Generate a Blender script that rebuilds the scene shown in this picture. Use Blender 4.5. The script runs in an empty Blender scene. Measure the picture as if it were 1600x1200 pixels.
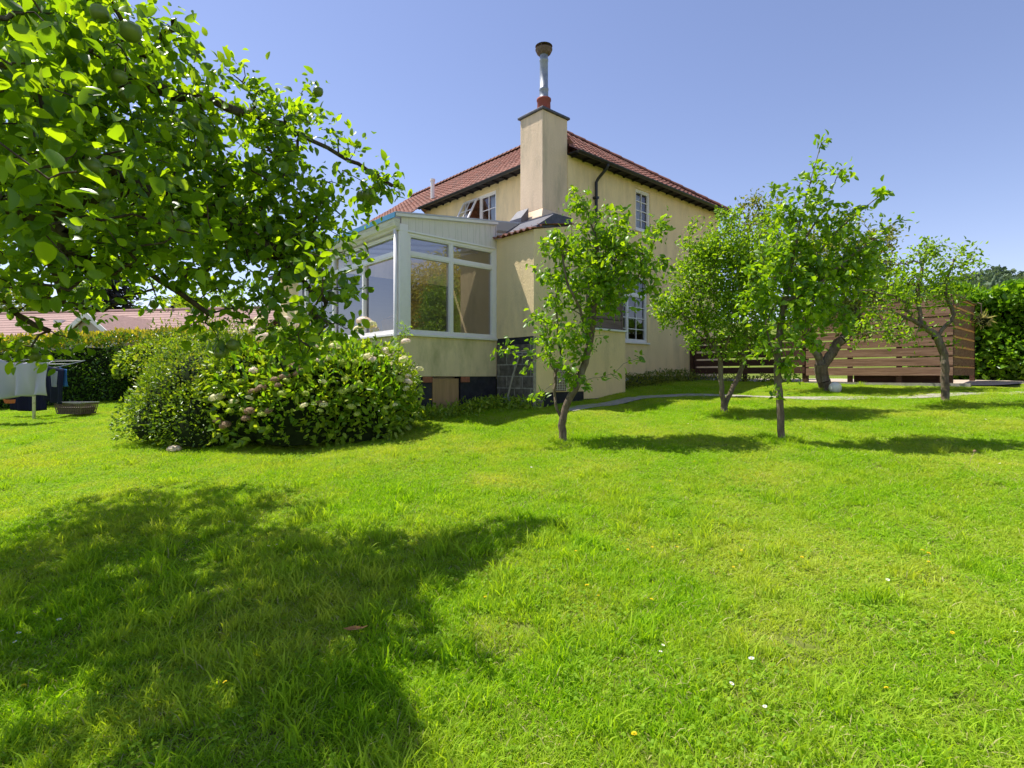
import bpy, math, random
import numpy as np
from mathutils import Vector, Matrix
R = math.radians
random.seed(7)
rng = np.random.default_rng(7)
sc = bpy.context.scene
COL = sc.collection

# ------------------------------------------------------------------ camera
CAM_H = 1.5
cam_d = bpy.data.cameras.new('camera')
cam = bpy.data.objects.new('camera', cam_d)
COL.objects.link(cam)
cam.location = (0, 0, CAM_H)
cam.rotation_euler = (R(90), 0, 0)
cam_d.sensor_width = 36.0
cam_d.lens = 869 / 1600 * 36
cam_d.shift_y = -12 / 1600
cam_d.clip_start = 0.05
cam_d.clip_end = 3000
sc.camera = cam

# ------------------------------------------------------------------ light
SUN_EL = R(62)
TRAVEL = Vector((0.905, -0.425, 0)).normalized()       # the way shadows fall
to_sun = Vector((-TRAVEL.x * math.cos(SUN_EL), -TRAVEL.y * math.cos(SUN_EL), math.sin(SUN_EL)))
w = bpy.data.worlds.new('World'); sc.world = w
w.use_nodes = True
nt = w.node_tree
bg = nt.nodes['Background']
sky = nt.nodes.new('ShaderNodeTexSky')
sky.sky_type = 'NISHITA'
sky.sun_disc = False
sky.sun_elevation = SUN_EL
sky.sun_rotation = math.atan2(to_sun.x, to_sun.y)
sky.air_density = 1.0
sky.dust_density = 0.2
sky.ozone_density = 3.0
hs = nt.nodes.new('ShaderNodeMix'); hs.data_type = 'RGBA'; hs.blend_type = 'MULTIPLY'
hs.inputs[0].default_value = 1.0
hs.inputs[7].default_value = (0.78, 0.64, 0.66, 1)
nt.links.new(sky.outputs[0], hs.inputs[6])
nt.links.new(hs.outputs[2], bg.inputs[0])
bg.inputs[1].default_value = 0.127
sun_d = bpy.data.lights.new('sun', 'SUN')
sun_d.energy = 3.6
sun_d.angle = R(0.55)
sun_d.color = (1.0, 0.955, 0.87)
sun = bpy.data.objects.new('sun', sun_d)
COL.objects.link(sun)
sun.rotation_euler = to_sun.to_track_quat('Z', 'Y').to_euler()
sun.location = (-8, 4, 12)
sc.view_settings.view_transform = 'Standard'
sc.view_settings.look = 'None'
sc.view_settings.exposure = 1.12
sc.view_settings.gamma = 1.0
try:
    sc.cycles.max_bounces = 9
    sc.cycles.transparent_max_bounces = 12
    sc.cycles.diffuse_bounces = 6
except Exception:
    pass

# ------------------------------------------------------------------ helpers
F = 869.0
def at(u, v, Y):
    return np.array([(u - 800) / F * Y, Y, CAM_H + (588 - v) / F * Y])

def ground(x, y):
    g = 0.04 * x + 0.085 * y
    lim = 1.39
    k = 0.10
    d = lim - g
    sm = g - k * np.log1p(np.exp(np.clip((g - lim) / k, -30, 30)))
    sm = np.maximum(sm, -0.5)
    return sm + 0.018 * np.sin(1.7 * x + 0.6) * np.cos(1.3 * y) + 0.01 * np.sin(3.9 * x + 2.1 * y)

def tag(o, label=None, cat=None, group=None, kind=None):
    if label: o['label'] = label
    if cat: o['category'] = cat
    if group: o['group'] = group
    if kind: o['kind'] = kind
    return o

def empty(name, loc, rz=0, label=None, cat=None, group=None):
    o = bpy.data.objects.new(name, None)
    COL.objects.link(o)
    o.location = loc
    o.rotation_euler = (0, 0, rz)
    o.empty_display_size = 0.1
    return tag(o, label, cat, group)

def link_mesh(name, me, parent=None, loc=None):
    o = bpy.data.objects.new(name, me)
    COL.objects.link(o)
    if parent: o.parent = parent
    if loc is not None: o.location = loc
    return o

def np_mesh(name, V, faces_flat, counts, mats, midx=None, smooth=False):
    me = bpy.data.meshes.new(name)
    V = np.asarray(V, dtype=np.float32)
    faces_flat = np.asarray(faces_flat, dtype=np.int32)
    counts = np.asarray(counts, dtype=np.int32)
    me.vertices.add(len(V)); me.vertices.foreach_set('co', V.ravel())
    me.loops.add(len(faces_flat)); me.loops.foreach_set('vertex_index', faces_flat)
    me.polygons.add(len(counts))
    starts = np.concatenate([[0], np.cumsum(counts)[:-1]]).astype(np.int32)
    me.polygons.foreach_set('loop_start', starts)
    me.polygons.foreach_set('loop_total', counts)
    if midx is not None: me.polygons.foreach_set('material_index', np.asarray(midx, dtype=np.int32))
    if smooth: me.polygons.foreach_set('use_smooth', np.ones(len(counts), dtype=bool))
    for m in mats: me.materials.append(m)
    me.update(calc_edges=True)
    return me

class MB:
    def __init__(s): s.v = []; s.f = []
    def add(s, vs, fs):
        b = len(s.v); s.v += [tuple(p) for p in vs]; s.f += [tuple(i + b for i in f) for f in fs]; return s
    def box(s, x0, x1, y0, y1, z0, z1):
        x0, x1 = min(x0, x1), max(x0, x1); y0, y1 = min(y0, y1), max(y0, y1); z0, z1 = min(z0, z1), max(z0, z1)
        return s.add([(x0,y0,z0),(x1,y0,z0),(x1,y1,z0),(x0,y1,z0),(x0,y0,z1),(x1,y0,z1),(x1,y1,z1),(x0,y1,z1)],
              [(0,3,2,1),(4,5,6,7),(0,1,5,4),(1,2,6,5),(2,3,7,6),(3,0,4,7)])
    def tube(s, pts, rad, n=8, cap=True):
        pts = [Vector(p) for p in pts]
        if not hasattr(rad, '__len__'): rad = [rad] * len(pts)
        b = len(s.v); ref = None
        for i, p in enumerate(pts):
            d = (pts[min(i+1, len(pts)-1)] - pts[max(i-1, 0)]).normalized()
            if ref is None: ref = Vector((0,0,1)) if abs(d.z) < .9 else Vector((1,0,0))
            a = d.cross(ref).normalized(); c = a.cross(d).normalized(); ref = c
            for k in range(n):
                t = 2*math.pi*k/n
                s.v.append(tuple(p + (a*math.cos(t) + c*math.sin(t)) * rad[i]))
        for i in range(len(pts)-1):
            for k in range(n):
                s.f.append((b+i*n+k, b+i*n+(k+1)%n, b+(i+1)*n+(k+1)%n, b+(i+1)*n+k))
        if cap:
            s.f.append(tuple(b+k for k in range(n))[::-1]); s.f.append(tuple(b+(len(pts)-1)*n+k for k in range(n)))
        return s
    def lathe(s, prof, cx=0, cy=0, n=20):
        b = len(s.v)
        for r, z in prof:
            for k in range(n):
                t = 2*math.pi*k/n; s.v.append((cx+r*math.cos(t), cy+r*math.sin(t), z))
        for i in range(len(prof)-1):
            for k in range(n):
                s.f.append((b+i*n+k, b+i*n+(k+1)%n, b+(i+1)*n+(k+1)%n, b+(i+1)*n+k))
        return s
    def prism(s, poly, axis, a0, a1):
        # poly in the two other axes, extruded along axis
        n = len(poly)
        def P(p, a):
            return {'x': (a, p[0], p[1]), 'y': (p[0], a, p[1]), 'z': (p[0], p[1], a)}[axis]
        return s.add([P(p, a0) for p in poly] + [P(p, a1) for p in poly],
              [tuple(range(n))[::-1], tuple(range(n, 2*n))] + [(i, (i+1)%n, (i+1)%n+n, i+n) for i in range(n)])
    def build(s, name, mat, parent=None, smooth=False, loc=None, bevel=0, recalc=True):
        me = bpy.data.meshes.new(name)
        me.from_pydata(s.v, [], s.f)
        mats = mat if isinstance(mat, (list, tuple)) else [mat]
        for m in mats: me.materials.append(m)
        if recalc:
            import bmesh
            bm = bmesh.new(); bm.from_mesh(me); bmesh.ops.recalc_face_normals(bm, faces=bm.faces); bm.to_mesh(me); bm.free()
        if smooth:
            me.polygons.foreach_set('use_smooth', [True]*len(me.polygons))
        me.update()
        o = link_mesh(name, me, parent, loc)
        if bevel:
            m = o.modifiers.new('bevel', 'BEVEL'); m.width = bevel; m.segments = 2; m.limit_method = 'ANGLE'
        return o

# ------------------------------------------------------------------ materials
def nn(t, kind, **kw):
    n = t.nodes.new(kind)
    for k, v in kw.items(): setattr(n, k, v)
    return n

def base_mat(name, rough=0.7, spec=0.3):
    m = bpy.data.materials.new(name); m.use_nodes = True
    t = m.node_tree; p = t.nodes['Principled BSDF']
    p.inputs['Roughness'].default_value = rough
    p.inputs['Specular IOR Level'].default_value = spec
    return m, t, p

def plain(name, col, rough=0.6, spec=0.35, var=0.12, scale=6.0, bump=0.0, bscale=60, metal=0.0, stretch=(1,1,1), dirt=None, dscale=1.2, damt=0.5):
    m, t, p = base_mat(name, rough, spec)
    p.inputs['Metallic'].default_value = metal
    tc = nn(t, 'ShaderNodeTexCoord')
    mp = nn(t, 'ShaderNodeMapping'); mp.inputs['Scale'].default_value = stretch
    t.links.new(tc.outputs['Object'], mp.inputs[0])
    no = nn(t, 'ShaderNodeTexNoise'); no.inputs['Scale'].default_value = scale; no.inputs['Detail'].default_value = 6
    no.inputs['Roughness'].default_value = 0.65
    t.links.new(mp.outputs[0], no.inputs['Vector'])
    rp = nn(t, 'ShaderNodeValToRGB')
    rp.color_ramp.elements[0].position = 0.3; rp.color_ramp.elements[1].position = 0.72
    c = np.array(col)
    rp.color_ramp.elements[0].color = (*(c*(1-var)), 1); rp.color_ramp.elements[1].color = (*np.minimum(c*(1+var), 1), 1)
    t.links.new(no.outputs['Fac'], rp.inputs[0])
    out = rp.outputs[0]
    if dirt is not None:
        n2 = nn(t, 'ShaderNodeTexNoise'); n2.inputs['Scale'].default_value = dscale; n2.inputs['Detail'].default_value = 8
        n2.inputs['Roughness'].default_value = 0.7
        t.links.new(mp.outputs[0], n2.inputs['Vector'])
        r2 = nn(t, 'ShaderNodeMapRange'); r2.inputs[1].default_value = 0.48; r2.inputs[2].default_value = 0.72
        r2.inputs[3].default_value = 0; r2.inputs[4].default_value = damt
        t.links.new(n2.outputs['Fac'], r2.inputs[0])
        mx = nn(t, 'ShaderNodeMix', data_type='RGBA'); mx.inputs[7].default_value = (*dirt, 1)
        t.links.new(r2.outputs[0], mx.inputs[0]); t.links.new(out, mx.inputs[6]); out = mx.outputs[2]
    t.links.new(out, p.inputs['Base Color'])
    if bump:
        n3 = nn(t, 'ShaderNodeTexNoise'); n3.inputs['Scale'].default_value = bscale; n3.inputs['Detail'].default_value = 3
        t.links.new(mp.outputs[0], n3.inputs['Vector'])
        b = nn(t, 'ShaderNodeBump'); b.inputs['Strength'].default_value = bump; b.inputs['Distance'].default_value = 0.01
        t.links.new(n3.outputs['Fac'], b.inputs['Height']); t.links.new(b.outputs[0], p.inputs['Normal'])
    return m

def leaf_mat(name, dark, mid, light, transl=0.4, rough=0.42, tint=(1.25, 1.15, 0.35), noise=0.0, dry=None, spec=0.4, nscale=0.35):
    """leaf: per-leaf colour, diffuse + gloss on top, light coming through"""
    m, t, p = base_mat(name, rough, spec)
    ge = nn(t, 'ShaderNodeNewGeometry')
    rp = nn(t, 'ShaderNodeValToRGB')
    e = rp.color_ramp.elements
    e[0].position = 0.0; e[0].color = (*dark, 1)
    e[1].position = 1.0; e[1].color = (*light, 1)
    k = e.new(0.5); k.color = (*mid, 1)
    t.links.new(ge.outputs['Random Per Island'], rp.inputs[0])
    out = rp.outputs[0]
    if dry is not None:
        no = nn(t, 'ShaderNodeTexNoise'); no.inputs['Scale'].default_value = nscale; no.inputs['Detail'].default_value = 7
        no.inputs['Roughness'].default_value = 0.68
        t.links.new(ge.outputs['Position'], no.inputs['Vector'])
        mr = nn(t, 'ShaderNodeMapRange'); mr.inputs[1].default_value = 0.42; mr.inputs[2].default_value = 0.70; mr.inputs[4].default_value = noise
        t.links.new(no.outputs['Fac'], mr.inputs[0])
        mx = nn(t, 'ShaderNodeMix', data_type='RGBA'); mx.inputs[7].default_value = (*dry, 1)
        t.links.new(mr.outputs[0], mx.inputs[0]); t.links.new(out, mx.inputs[6]); out = mx.outputs[2]
    t.links.new(out, p.inputs['Base Color'])
    tr = nn(t, 'ShaderNodeBsdfTranslucent')
    mu = nn(t, 'ShaderNodeMix', data_type='RGBA', blend_type='MULTIPLY'); mu.inputs[0].default_value = 1
    mu.inputs[7].default_value = (*[c*1.6 for c in tint], 1)
    t.links.new(out, mu.inputs[6]); t.links.new(mu.outputs[2], tr.inputs[0])
    ms = nn(t, 'ShaderNodeMixShader'); ms.inputs[0].default_value = transl
    t.links.new(p.outputs[0], ms.inputs[1]); t.links.new(tr.outputs[0], ms.inputs[2])
    t.links.new(ms.outputs[0], t.nodes['Material Output'].inputs[0])
    return m

M = {}
M['render'] = plain('cream_render', (0.90, 0.70, 0.40), 0.9, 0.1, 0.07, 2.0, 1.0, 80, stretch=(1,1,.3), dirt=(0.50, 0.40, 0.24), dscale=1.9, damt=0.6)
M['render_chim'] = plain('stained_render', (0.76, 0.59, 0.42), 0.9, 0.1, 0.08, 3.0, 0.9, 90, stretch=(1,1,.22), dirt=(0.33, 0.29, 0.21), dscale=2.4, damt=0.7)
M['render_moss'] = plain('mossy_render', (0.78, 0.64, 0.40), 0.9, 0.1, 0.10, 3.0, 0.8, 90, stretch=(1,1,.35), dirt=(0.34, 0.32, 0.14), dscale=2.2, damt=0.7)
M['navy'] = plain('bitumen_paint', (0.022, 0.023, 0.034), 0.6, 0.3, 0.5, 6, 0.4, 70, dirt=(0.12, 0.11, 0.10), damt=0.4, dscale=2.5)
M['tile'] = plain('clay_tile', (0.25, 0.105, 0.075), 0.8, 0.2, 0.45, 7, 0.5, 50, dirt=(0.13, 0.095, 0.085), dscale=2.4, damt=0.85)
M['black'] = plain('black_plastic', (0.018, 0.018, 0.02), 0.4, 0.4, 0.2)
M['soffit'] = plain('black_timber', (0.02, 0.018, 0.02), 0.7, 0.2, 0.3)
M['white'] = plain('white_upvc', (0.84, 0.80, 0.78), 0.35, 0.4, 0.03, 3, dirt=(0.55, 0.54, 0.44), dscale=3, damt=0.4)
M['cream_wood'] = plain('flaking_paint', (0.74, 0.70, 0.58), 0.7, 0.2, 0.08, 8, 0.5, 30, stretch=(6,.6,6), dirt=(0.33, 0.28, 0.20), dscale=4, damt=0.8)
M['clad'] = plain('white_cladding', (0.76, 0.70, 0.64), 0.6, 0.3, 0.06, 4, stretch=(3,3,.4), dirt=(0.42, 0.43, 0.32), dscale=4, damt=0.6)
M['blue'] = plain('blue_sheet', (0.05, 0.22, 0.38), 0.4, 0.4, 0.15)
M['lead'] = plain('lead', (0.07, 0.07, 0.09), 0.45, 0.5, 0.4, 9, 0.3, 20)
M['leadpale'] = plain('pale_lead', (0.40, 0.42, 0.42), 0.5, 0.5, 0.25, 9, 0.3, 20)
M['pot'] = plain('terracotta', (0.30, 0.085, 0.065), 0.8, 0.2, 0.15, 8)
M['steel'] = plain('flue_steel', (0.30, 0.33, 0.38), 0.5, 0.5, 0.25, 12, metal=0.4, dirt=(0.25, 0.2, 0.17), damt=0.4, dscale=6)
M['rust'] = plain('rusty_steel', (0.16, 0.11, 0.09), 0.7, 0.3, 0.5, 18)
M['concrete'] = plain('concrete', (0.36, 0.33, 0.28), 0.95, 0.1, 0.25, 14, 0.5, 60, dirt=(0.2, 0.19, 0.14), damt=0.6, dscale=2)
M['brickred'] = plain('red_brick', (0.33, 0.13, 0.08), 0.9, 0.1, 0.3, 14, 0.4, 60)
M['ply'] = plain('weathered_plywood', (0.42, 0.27, 0.14), 0.85, 0.1, 0.18, 4, stretch=(3,3,.25), dirt=(0.22, 0.16, 0.09), dscale=3, damt=0.5)
M['board'] = plain('brown_board', (0.26, 0.145, 0.095), 0.75, 0.2, 0.35, 5, 0.5, 25, stretch=(3,.25,6), dirt=(0.38, 0.25, 0.18), dscale=5, damt=0.8)
M['board_dark'] = plain('dark_board', (0.085, 0.042, 0.028), 0.75, 0.2, 0.3, 5, 0.5, 25, stretch=(3,.25,6))
M['grey_board'] = plain('greyed_board', (0.20, 0.145, 0.125), 0.8, 0.2, 0.3, 5, 0.5, 25, stretch=(.3,3,8), dirt=(0.11, 0.08, 0.07), dscale=3, damt=0.5)
M['orange'] = plain('sunlit_edge_and_board', (0.78, 0.44, 0.18), 0.75, 0.2, 0.15, 6)  # orange of the painted sunlit edges and of the indoor board
M['white_paint'] = plain('white_paint', (0.8, 0.79, 0.76), 0.6, 0.3, 0.04)
M['grave'] = plain('gravel', (0.48, 0.39, 0.32), 0.95, 0.1, 0.3, 30, 0.8, 60, dirt=(0.3, 0.25, 0.2), damt=0.5, dscale=5)
M['soil'] = plain('lawn_thatch', (0.13, 0.17, 0.025), 0.95, 0.05, 0.5, 18, 0.8, 60, dirt=(0.17, 0.15, 0.06), dscale=1.1, damt=0.6)
M['bark'] = plain('bark', (0.155, 0.115, 0.085), 0.9, 0.15, 0.45, 22, 1.0, 45, stretch=(1,1,.35), dirt=(0.30, 0.29, 0.22), dscale=9, damt=0.7)
M['bark_dark'] = plain('dark_bark', (0.075, 0.055, 0.042), 0.9, 0.15, 0.4, 22, 1.0, 45, stretch=(1,1,.35), dirt=(0.20, 0.19, 0.16), dscale=9, damt=0.6)
M['curtain'] = plain('net_curtain', (0.75, 0.76, 0.8), 0.9, 0.1, 0.06, 10, stretch=(8,8,.3))
M['endwall'] = plain('grey_blind', (0.34, 0.34, 0.38), 0.9, 0.1, 0.05, stretch=(.2,.2,8))
M['floorin'] = plain('pale_floor', (0.45, 0.40, 0.34), 0.6, 0.3, 0.1)

# blockwork
def block_mat():
    m, t, p = base_mat('blockwork', 0.95, 0.1)
    tc = nn(t, 'ShaderNodeTexCoord')
    sp = nn(t, 'ShaderNodeSeparateXYZ'); cb = nn(t, 'ShaderNodeCombineXYZ')
    t.links.new(tc.outputs['Object'], sp.inputs[0])
    ad = nn(t, 'ShaderNodeMath', operation='ADD'); t.links.new(sp.outputs[0], ad.inputs[0]); t.links.new(sp.outputs[1], ad.inputs[1])
    t.links.new(ad.outputs[0], cb.inputs[0]); t.links.new(sp.outputs[2], cb.inputs[1])
    br = nn(t, 'ShaderNodeTexBrick')
    br.inputs['Color1'].default_value = (0.13, 0.115, 0.10, 1); br.inputs['Color2'].default_value = (0.20, 0.175, 0.15, 1)
    br.inputs['Mortar'].default_value = (0.34, 0.32, 0.29, 1)
    br.inputs['Scale'].default_value = 1.0; br.inputs['Mortar Size'].default_value = 0.012
    br.inputs['Brick Width'].default_value = 0.45; br.inputs['Row Height'].default_value = 0.225
    t.links.new(cb.outputs[0], br.inputs['Vector'])
    no = nn(t, 'ShaderNodeTexNoise'); no.inputs['Scale'].default_value = 12; no.inputs['Detail'].default_value = 6
    t.links.new(tc.outputs['Object'], no.inputs['Vector'])
    mr = nn(t, 'ShaderNodeMapRange'); mr.inputs[1].default_value = .3; mr.inputs[2].default_value = .7; mr.inputs[3].default_value = .6; mr.inputs[4].default_value = 1.35
    t.links.new(no.outputs['Fac'], mr.inputs[0])
    mx = nn(t, 'ShaderNodeMix', data_type='RGBA', blend_type='MULTIPLY'); mx.inputs[0].default_value = 1
    t.links.new(br.outputs['Color'], mx.inputs[6]); t.links.new(mr.outputs[0], mx.inputs[7])
    t.links.new(mx.outputs[2], p.inputs['Base Color'])
    b = nn(t, 'ShaderNodeBump'); b.inputs['Strength'].default_value = .5; b.inputs['Distance'].default_value = .01
    t.links.new(br.outputs['Fac'], b.inputs['Height']); b.invert = True
    t.links.new(b.outputs[0], p.inputs['Normal'])
    return m
M['block'] = block_mat()

def glass_mat(name, ior=1.75, tint=(0.85, 0.9, 0.9), wav=0.006):
    m = bpy.data.materials.new(name); m.use_nodes = True
    t = m.node_tree; t.nodes.remove(t.nodes['Principled BSDF'])
    fr = nn(t, 'ShaderNodeFresnel'); fr.inputs[0].default_value = ior
    gl = nn(t, 'ShaderNodeBsdfGlossy'); gl.inputs['Roughness'].default_value = 0.015
    gl.inputs['Color'].default_value = (0.95, 0.95, 0.97, 1)
    tr = nn(t, 'ShaderNodeBsdfTransparent'); tr.inputs[0].default_value = (*tint, 1)
    tc = nn(t, 'ShaderNodeTexCoord')
    no = nn(t, 'ShaderNodeTexNoise'); no.inputs['Scale'].default_value = 2.2; no.inputs['Detail'].default_value = 1
    t.links.new(tc.outputs['Object'], no.inputs['Vector'])
    b = nn(t, 'ShaderNodeBump'); b.inputs['Strength'].default_value = 0.25; b.inputs['Distance'].default_value = wav
    t.links.new(no.outputs['Fac'], b.inputs['Height']); t.links.new(b.outputs[0], gl.inputs['Normal'])
    ms = nn(t, 'ShaderNodeMixShader')
    t.links.new(fr.outputs[0], ms.inputs[0]); t.links.new(tr.outputs[0], ms.inputs[1]); t.links.new(gl.outputs[0], ms.inputs[2])
    t.links.new(ms.outputs[0], t.nodes['Material Output'].inputs[0])
    return m
M['glass'] = glass_mat('window_glass', 1.9)
M['glass_l'] = glass_mat('side_glass', 2.3, tint=(0.60, 0.62, 0.70))
M['glass_c'] = glass_mat('conservatory_glass', 2.9, tint=(0.50, 0.50, 0.50))

def poly_mat():
    m, t, p = base_mat('polycarbonate', 0.4, 0.4)
    p.inputs['Base Color'].default_value = (0.45, 0.47, 0.5, 1)
    tr = nn(t, 'ShaderNodeBsdfTranslucent'); tr.inputs[0].default_value = (0.5, 0.52, 0.56, 1)
    ms = nn(t, 'ShaderNodeMixShader'); ms.inputs[0].default_value = 0.4
    t.links.new(p.outputs[0], ms.inputs[1]); t.links.new(tr.outputs[0], ms.inputs[2])
    t.links.new(ms.outputs[0], t.nodes['Material Output'].inputs[0])
    return m
M['poly'] = poly_mat()
def cloth_mat(name, col, tr_amt=.25):
    m, t, p = base_mat(name, 0.9, 0.1)
    p.inputs['Base Color'].default_value = (*col, 1)
    tr = nn(t, 'ShaderNodeBsdfTranslucent'); tr.inputs[0].default_value = (*col, 1)
    ms = nn(t, 'ShaderNodeMixShader'); ms.inputs[0].default_value = tr_amt
    t.links.new(p.outputs[0], ms.inputs[1]); t.links.new(tr.outputs[0], ms.inputs[2])
    t.links.new(ms.outputs[0], t.nodes['Material Output'].inputs[0])
    return m

M['grass'] = leaf_mat('grass_blade', (0.15, 0.30, 0.010), (0.245, 0.43, 0.014), (0.36, 0.54, 0.022), 0.42, 0.6, (1.15, 1.1, 0.25), noise=0.85, dry=(0.46, 0.49, 0.08), spec=0.10, nscale=0.9)
M['straw'] = leaf_mat('dry_blade', (0.32, 0.30, 0.10), (0.44, 0.40, 0.16), (0.52, 0.47, 0.22), 0.3, 0.7, (1, 1, .7))
M['clover'] = leaf_mat('clover_leaf', (0.13, 0.25, 0.014), (0.20, 0.35, 0.02), (0.28, 0.43, 0.03), 0.42, 0.6, (1.1, 1.1, .3), spec=.12)
M['apple_leaf'] = leaf_mat('apple_leaf', (0.065, 0.135, 0.014), (0.130, 0.240, 0.016), (0.250, 0.370, 0.018), 0.56, 0.36, (1.5, 1.35, 0.25), spec=0.5)
M['plum_leaf'] = leaf_mat('plum_leaf', (0.085, 0.180, 0.012), (0.150, 0.280, 0.014), (0.270, 0.400, 0.018), 0.48, 0.38, (1.35, 1.25, 0.30), spec=0.5)
M['pear_leaf'] = leaf_mat('pear_leaf', (0.10, 0.20, 0.012), (0.180, 0.310, 0.015), (0.300, 0.420, 0.024), 0.46, 0.42, (1.3, 1.25, 0.30), spec=0.4)
M['olive_leaf'] = leaf_mat('dull_leaf', (0.090, 0.140, 0.020), (0.160, 0.220, 0.030), (0.260, 0.270, 0.060), 0.36, 0.45, (1.3, 1.15, 0.35), spec=0.4)
M['shrub_leaf'] = leaf_mat('glossy_shrub_leaf', (0.085, 0.160, 0.016), (0.150, 0.250, 0.022), (0.26, 0.35, 0.04), 0.34, 0.34, (1.3, 1.2, .3), spec=0.5)
M['hyd_leaf'] = leaf_mat('hydrangea_leaf', (0.12, 0.22, 0.016), (0.22, 0.34, 0.022), (0.36, 0.45, 0.05), 0.36, 0.40, (1.3, 1.2, .3), spec=0.45)
M['hedge_leaf'] = leaf_mat('hedge_leaf', (0.045, 0.110, 0.010), (0.085, 0.180, 0.014), (0.150, 0.270, 0.020), 0.36, 0.36, (1.3, 1.2, .3), spec=0.5)
M['privet_leaf'] = leaf_mat('yellow_hedge_leaf', (0.26, 0.26, 0.025), (0.38, 0.35, 0.035), (0.48, 0.40, 0.06), 0.35, 0.45, (1.2, 1.1, .35))
M['bramble_leaf'] = leaf_mat('big_hedge_leaf', (0.075, 0.18, 0.012), (0.140, 0.290, 0.016), (0.220, 0.38, 0.022), 0.40, 0.38, (1.3, 1.2, .3), spec=0.5)
M['conifer'] = leaf_mat('conifer_leaf', (0.020, 0.026, 0.024), (0.034, 0.036, 0.030), (0.055, 0.042, 0.040), 0.15, 0.6, (1, 1, .6))
M['bamboo'] = leaf_mat('yellow_green_leaf', (0.22, 0.25, 0.015), (0.38, 0.38, 0.025), (0.60, 0.50, 0.04), 0.40, 0.45, (1.3, 1.15, .3))
M['core'] = plain('dark_shade_green', (0.020, 0.030, 0.010), 0.95, 0.05, 0.5, 10)  # carries the inner shade of shrubs and hedges; also the dark bowl
M['petal'] = leaf_mat('cream_petal', (0.62, 0.62, 0.30), (0.80, 0.76, 0.50), (0.86, 0.78, 0.62), 0.30, 0.7, (1, 1, .9))
M['petal_pink'] = leaf_mat('pale_pink_petal', (0.74, 0.62, 0.50), (0.82, 0.70, 0.60), (0.86, 0.78, 0.70), 0.25, 0.7, (1, 1, .95))
M['petal_green'] = leaf_mat('lime_petal', (0.40, 0.48, 0.07), (0.52, 0.58, 0.12), (0.64, 0.66, 0.22), 0.25, 0.7, (1, 1, .7))
M['petal_dead'] = leaf_mat('dead_petal', (0.24, 0.14, 0.08), (0.36, 0.23, 0.14), (0.48, 0.34, 0.22), 0.2, 0.8, (1, 1, .9))
M['fruit'] = plain('green_apple_skin', (0.14, 0.20, 0.03), 0.35, 0.5, 0.25, 20)
M['yellowfl'] = plain('yellow_petal', (0.75, 0.55, 0.01), 0.6, 0.2, 0.1)
M['whitefl'] = plain('white_petal', (0.8, 0.8, 0.76), 0.6, 0.2, 0.05)

# ------------------------------------------------------------------ foliage builders
def unit(a):
    return a / np.maximum(np.linalg.norm(a, axis=-1, keepdims=True), 1e-9)

def leaf_mesh(name, P, D, L, wr=0.55, mats=(None,), up=1.2, fold=0.18, droop=0.15, seed=0, midx=None, fine=False):
    g = np.random.default_rng(seed)
    N = len(P)
    D = unit(D); L = np.broadcast_to(L, (N,)).reshape(N, 1)
    n0 = g.normal(size=(N, 3)); n0[:, 2] += up
    S = unit(np.cross(D, n0)); Nn = np.cross(S, D)
    W = L * wr * 0.5 * g.uniform(.8, 1.15, (N, 1))
    if fine:
        B = g.uniform(.6, 1.5, (N, 1))*droop
        sk = g.normal(size=(N, 1))*.10*L
        V = np.empty((N, 14, 3)); V[:, 0] = P
        c = 1
        for f_, wf in ((.16, .62), (.42, 1.0), (.70, .84), (.90, .42)):
            mid = P + D*L*f_ - Nn*L*B*f_*f_ + S*sk*f_*f_
            V[:, c] = mid + S*W*wf + Nn*W*wf*fold*2.2
            V[:, c+1] = mid
            V[:, c+2] = mid - S*W*wf + Nn*W*wf*fold*2.2
            c += 3
        V[:, 13] = P + D*L - Nn*L*B + S*sk
        b = (np.arange(N)*14)[:, None]
        q = []
        for k in range(3):
            o = 1+3*k; q += [[o, o+3, o+4, o+1], [o+1, o+4, o+5, o+2]]
        tq = [[0, 1, 2], [0, 2, 3], [10, 13, 11], [11, 13, 12]]
        Fc = np.concatenate([(b+np.array(q).ravel()[None]).ravel(), (b+np.array(tq).ravel()[None]).ravel()])
        return np_mesh(name, V.reshape(-1, 3), Fc, np.concatenate([np.full(6*N, 4), np.full(4*N, 3)]), list(mats), None, smooth=True)
    V = np.empty((N, 6, 3))
    V[:, 0] = P
    V[:, 1] = P + D*L*.30 + S*W*.92 + Nn*W*fold*2
    V[:, 2] = P + D*L*.70 + S*W*.78 + Nn*W*fold*2 - Nn*L*droop*.5
    V[:, 3] = P + D*L - Nn*L*droop
    V[:, 4] = P + D*L*.70 - S*W*.78 + Nn*W*fold*2 - Nn*L*droop*.5
    V[:, 5] = P + D*L*.30 - S*W*.92 + Nn*W*fold*2
    b = (np.arange(N)*6)[:, None]
    Fc = np.concatenate([b+np.array([0,1,2,3]), b+np.array([0,3,4,5])], axis=1).ravel()
    mi = None if midx is None else np.repeat(midx, 2)
    return np_mesh(name, V.reshape(-1, 3), Fc, np.full(2*N, 4), list(mats), mi)

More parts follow.
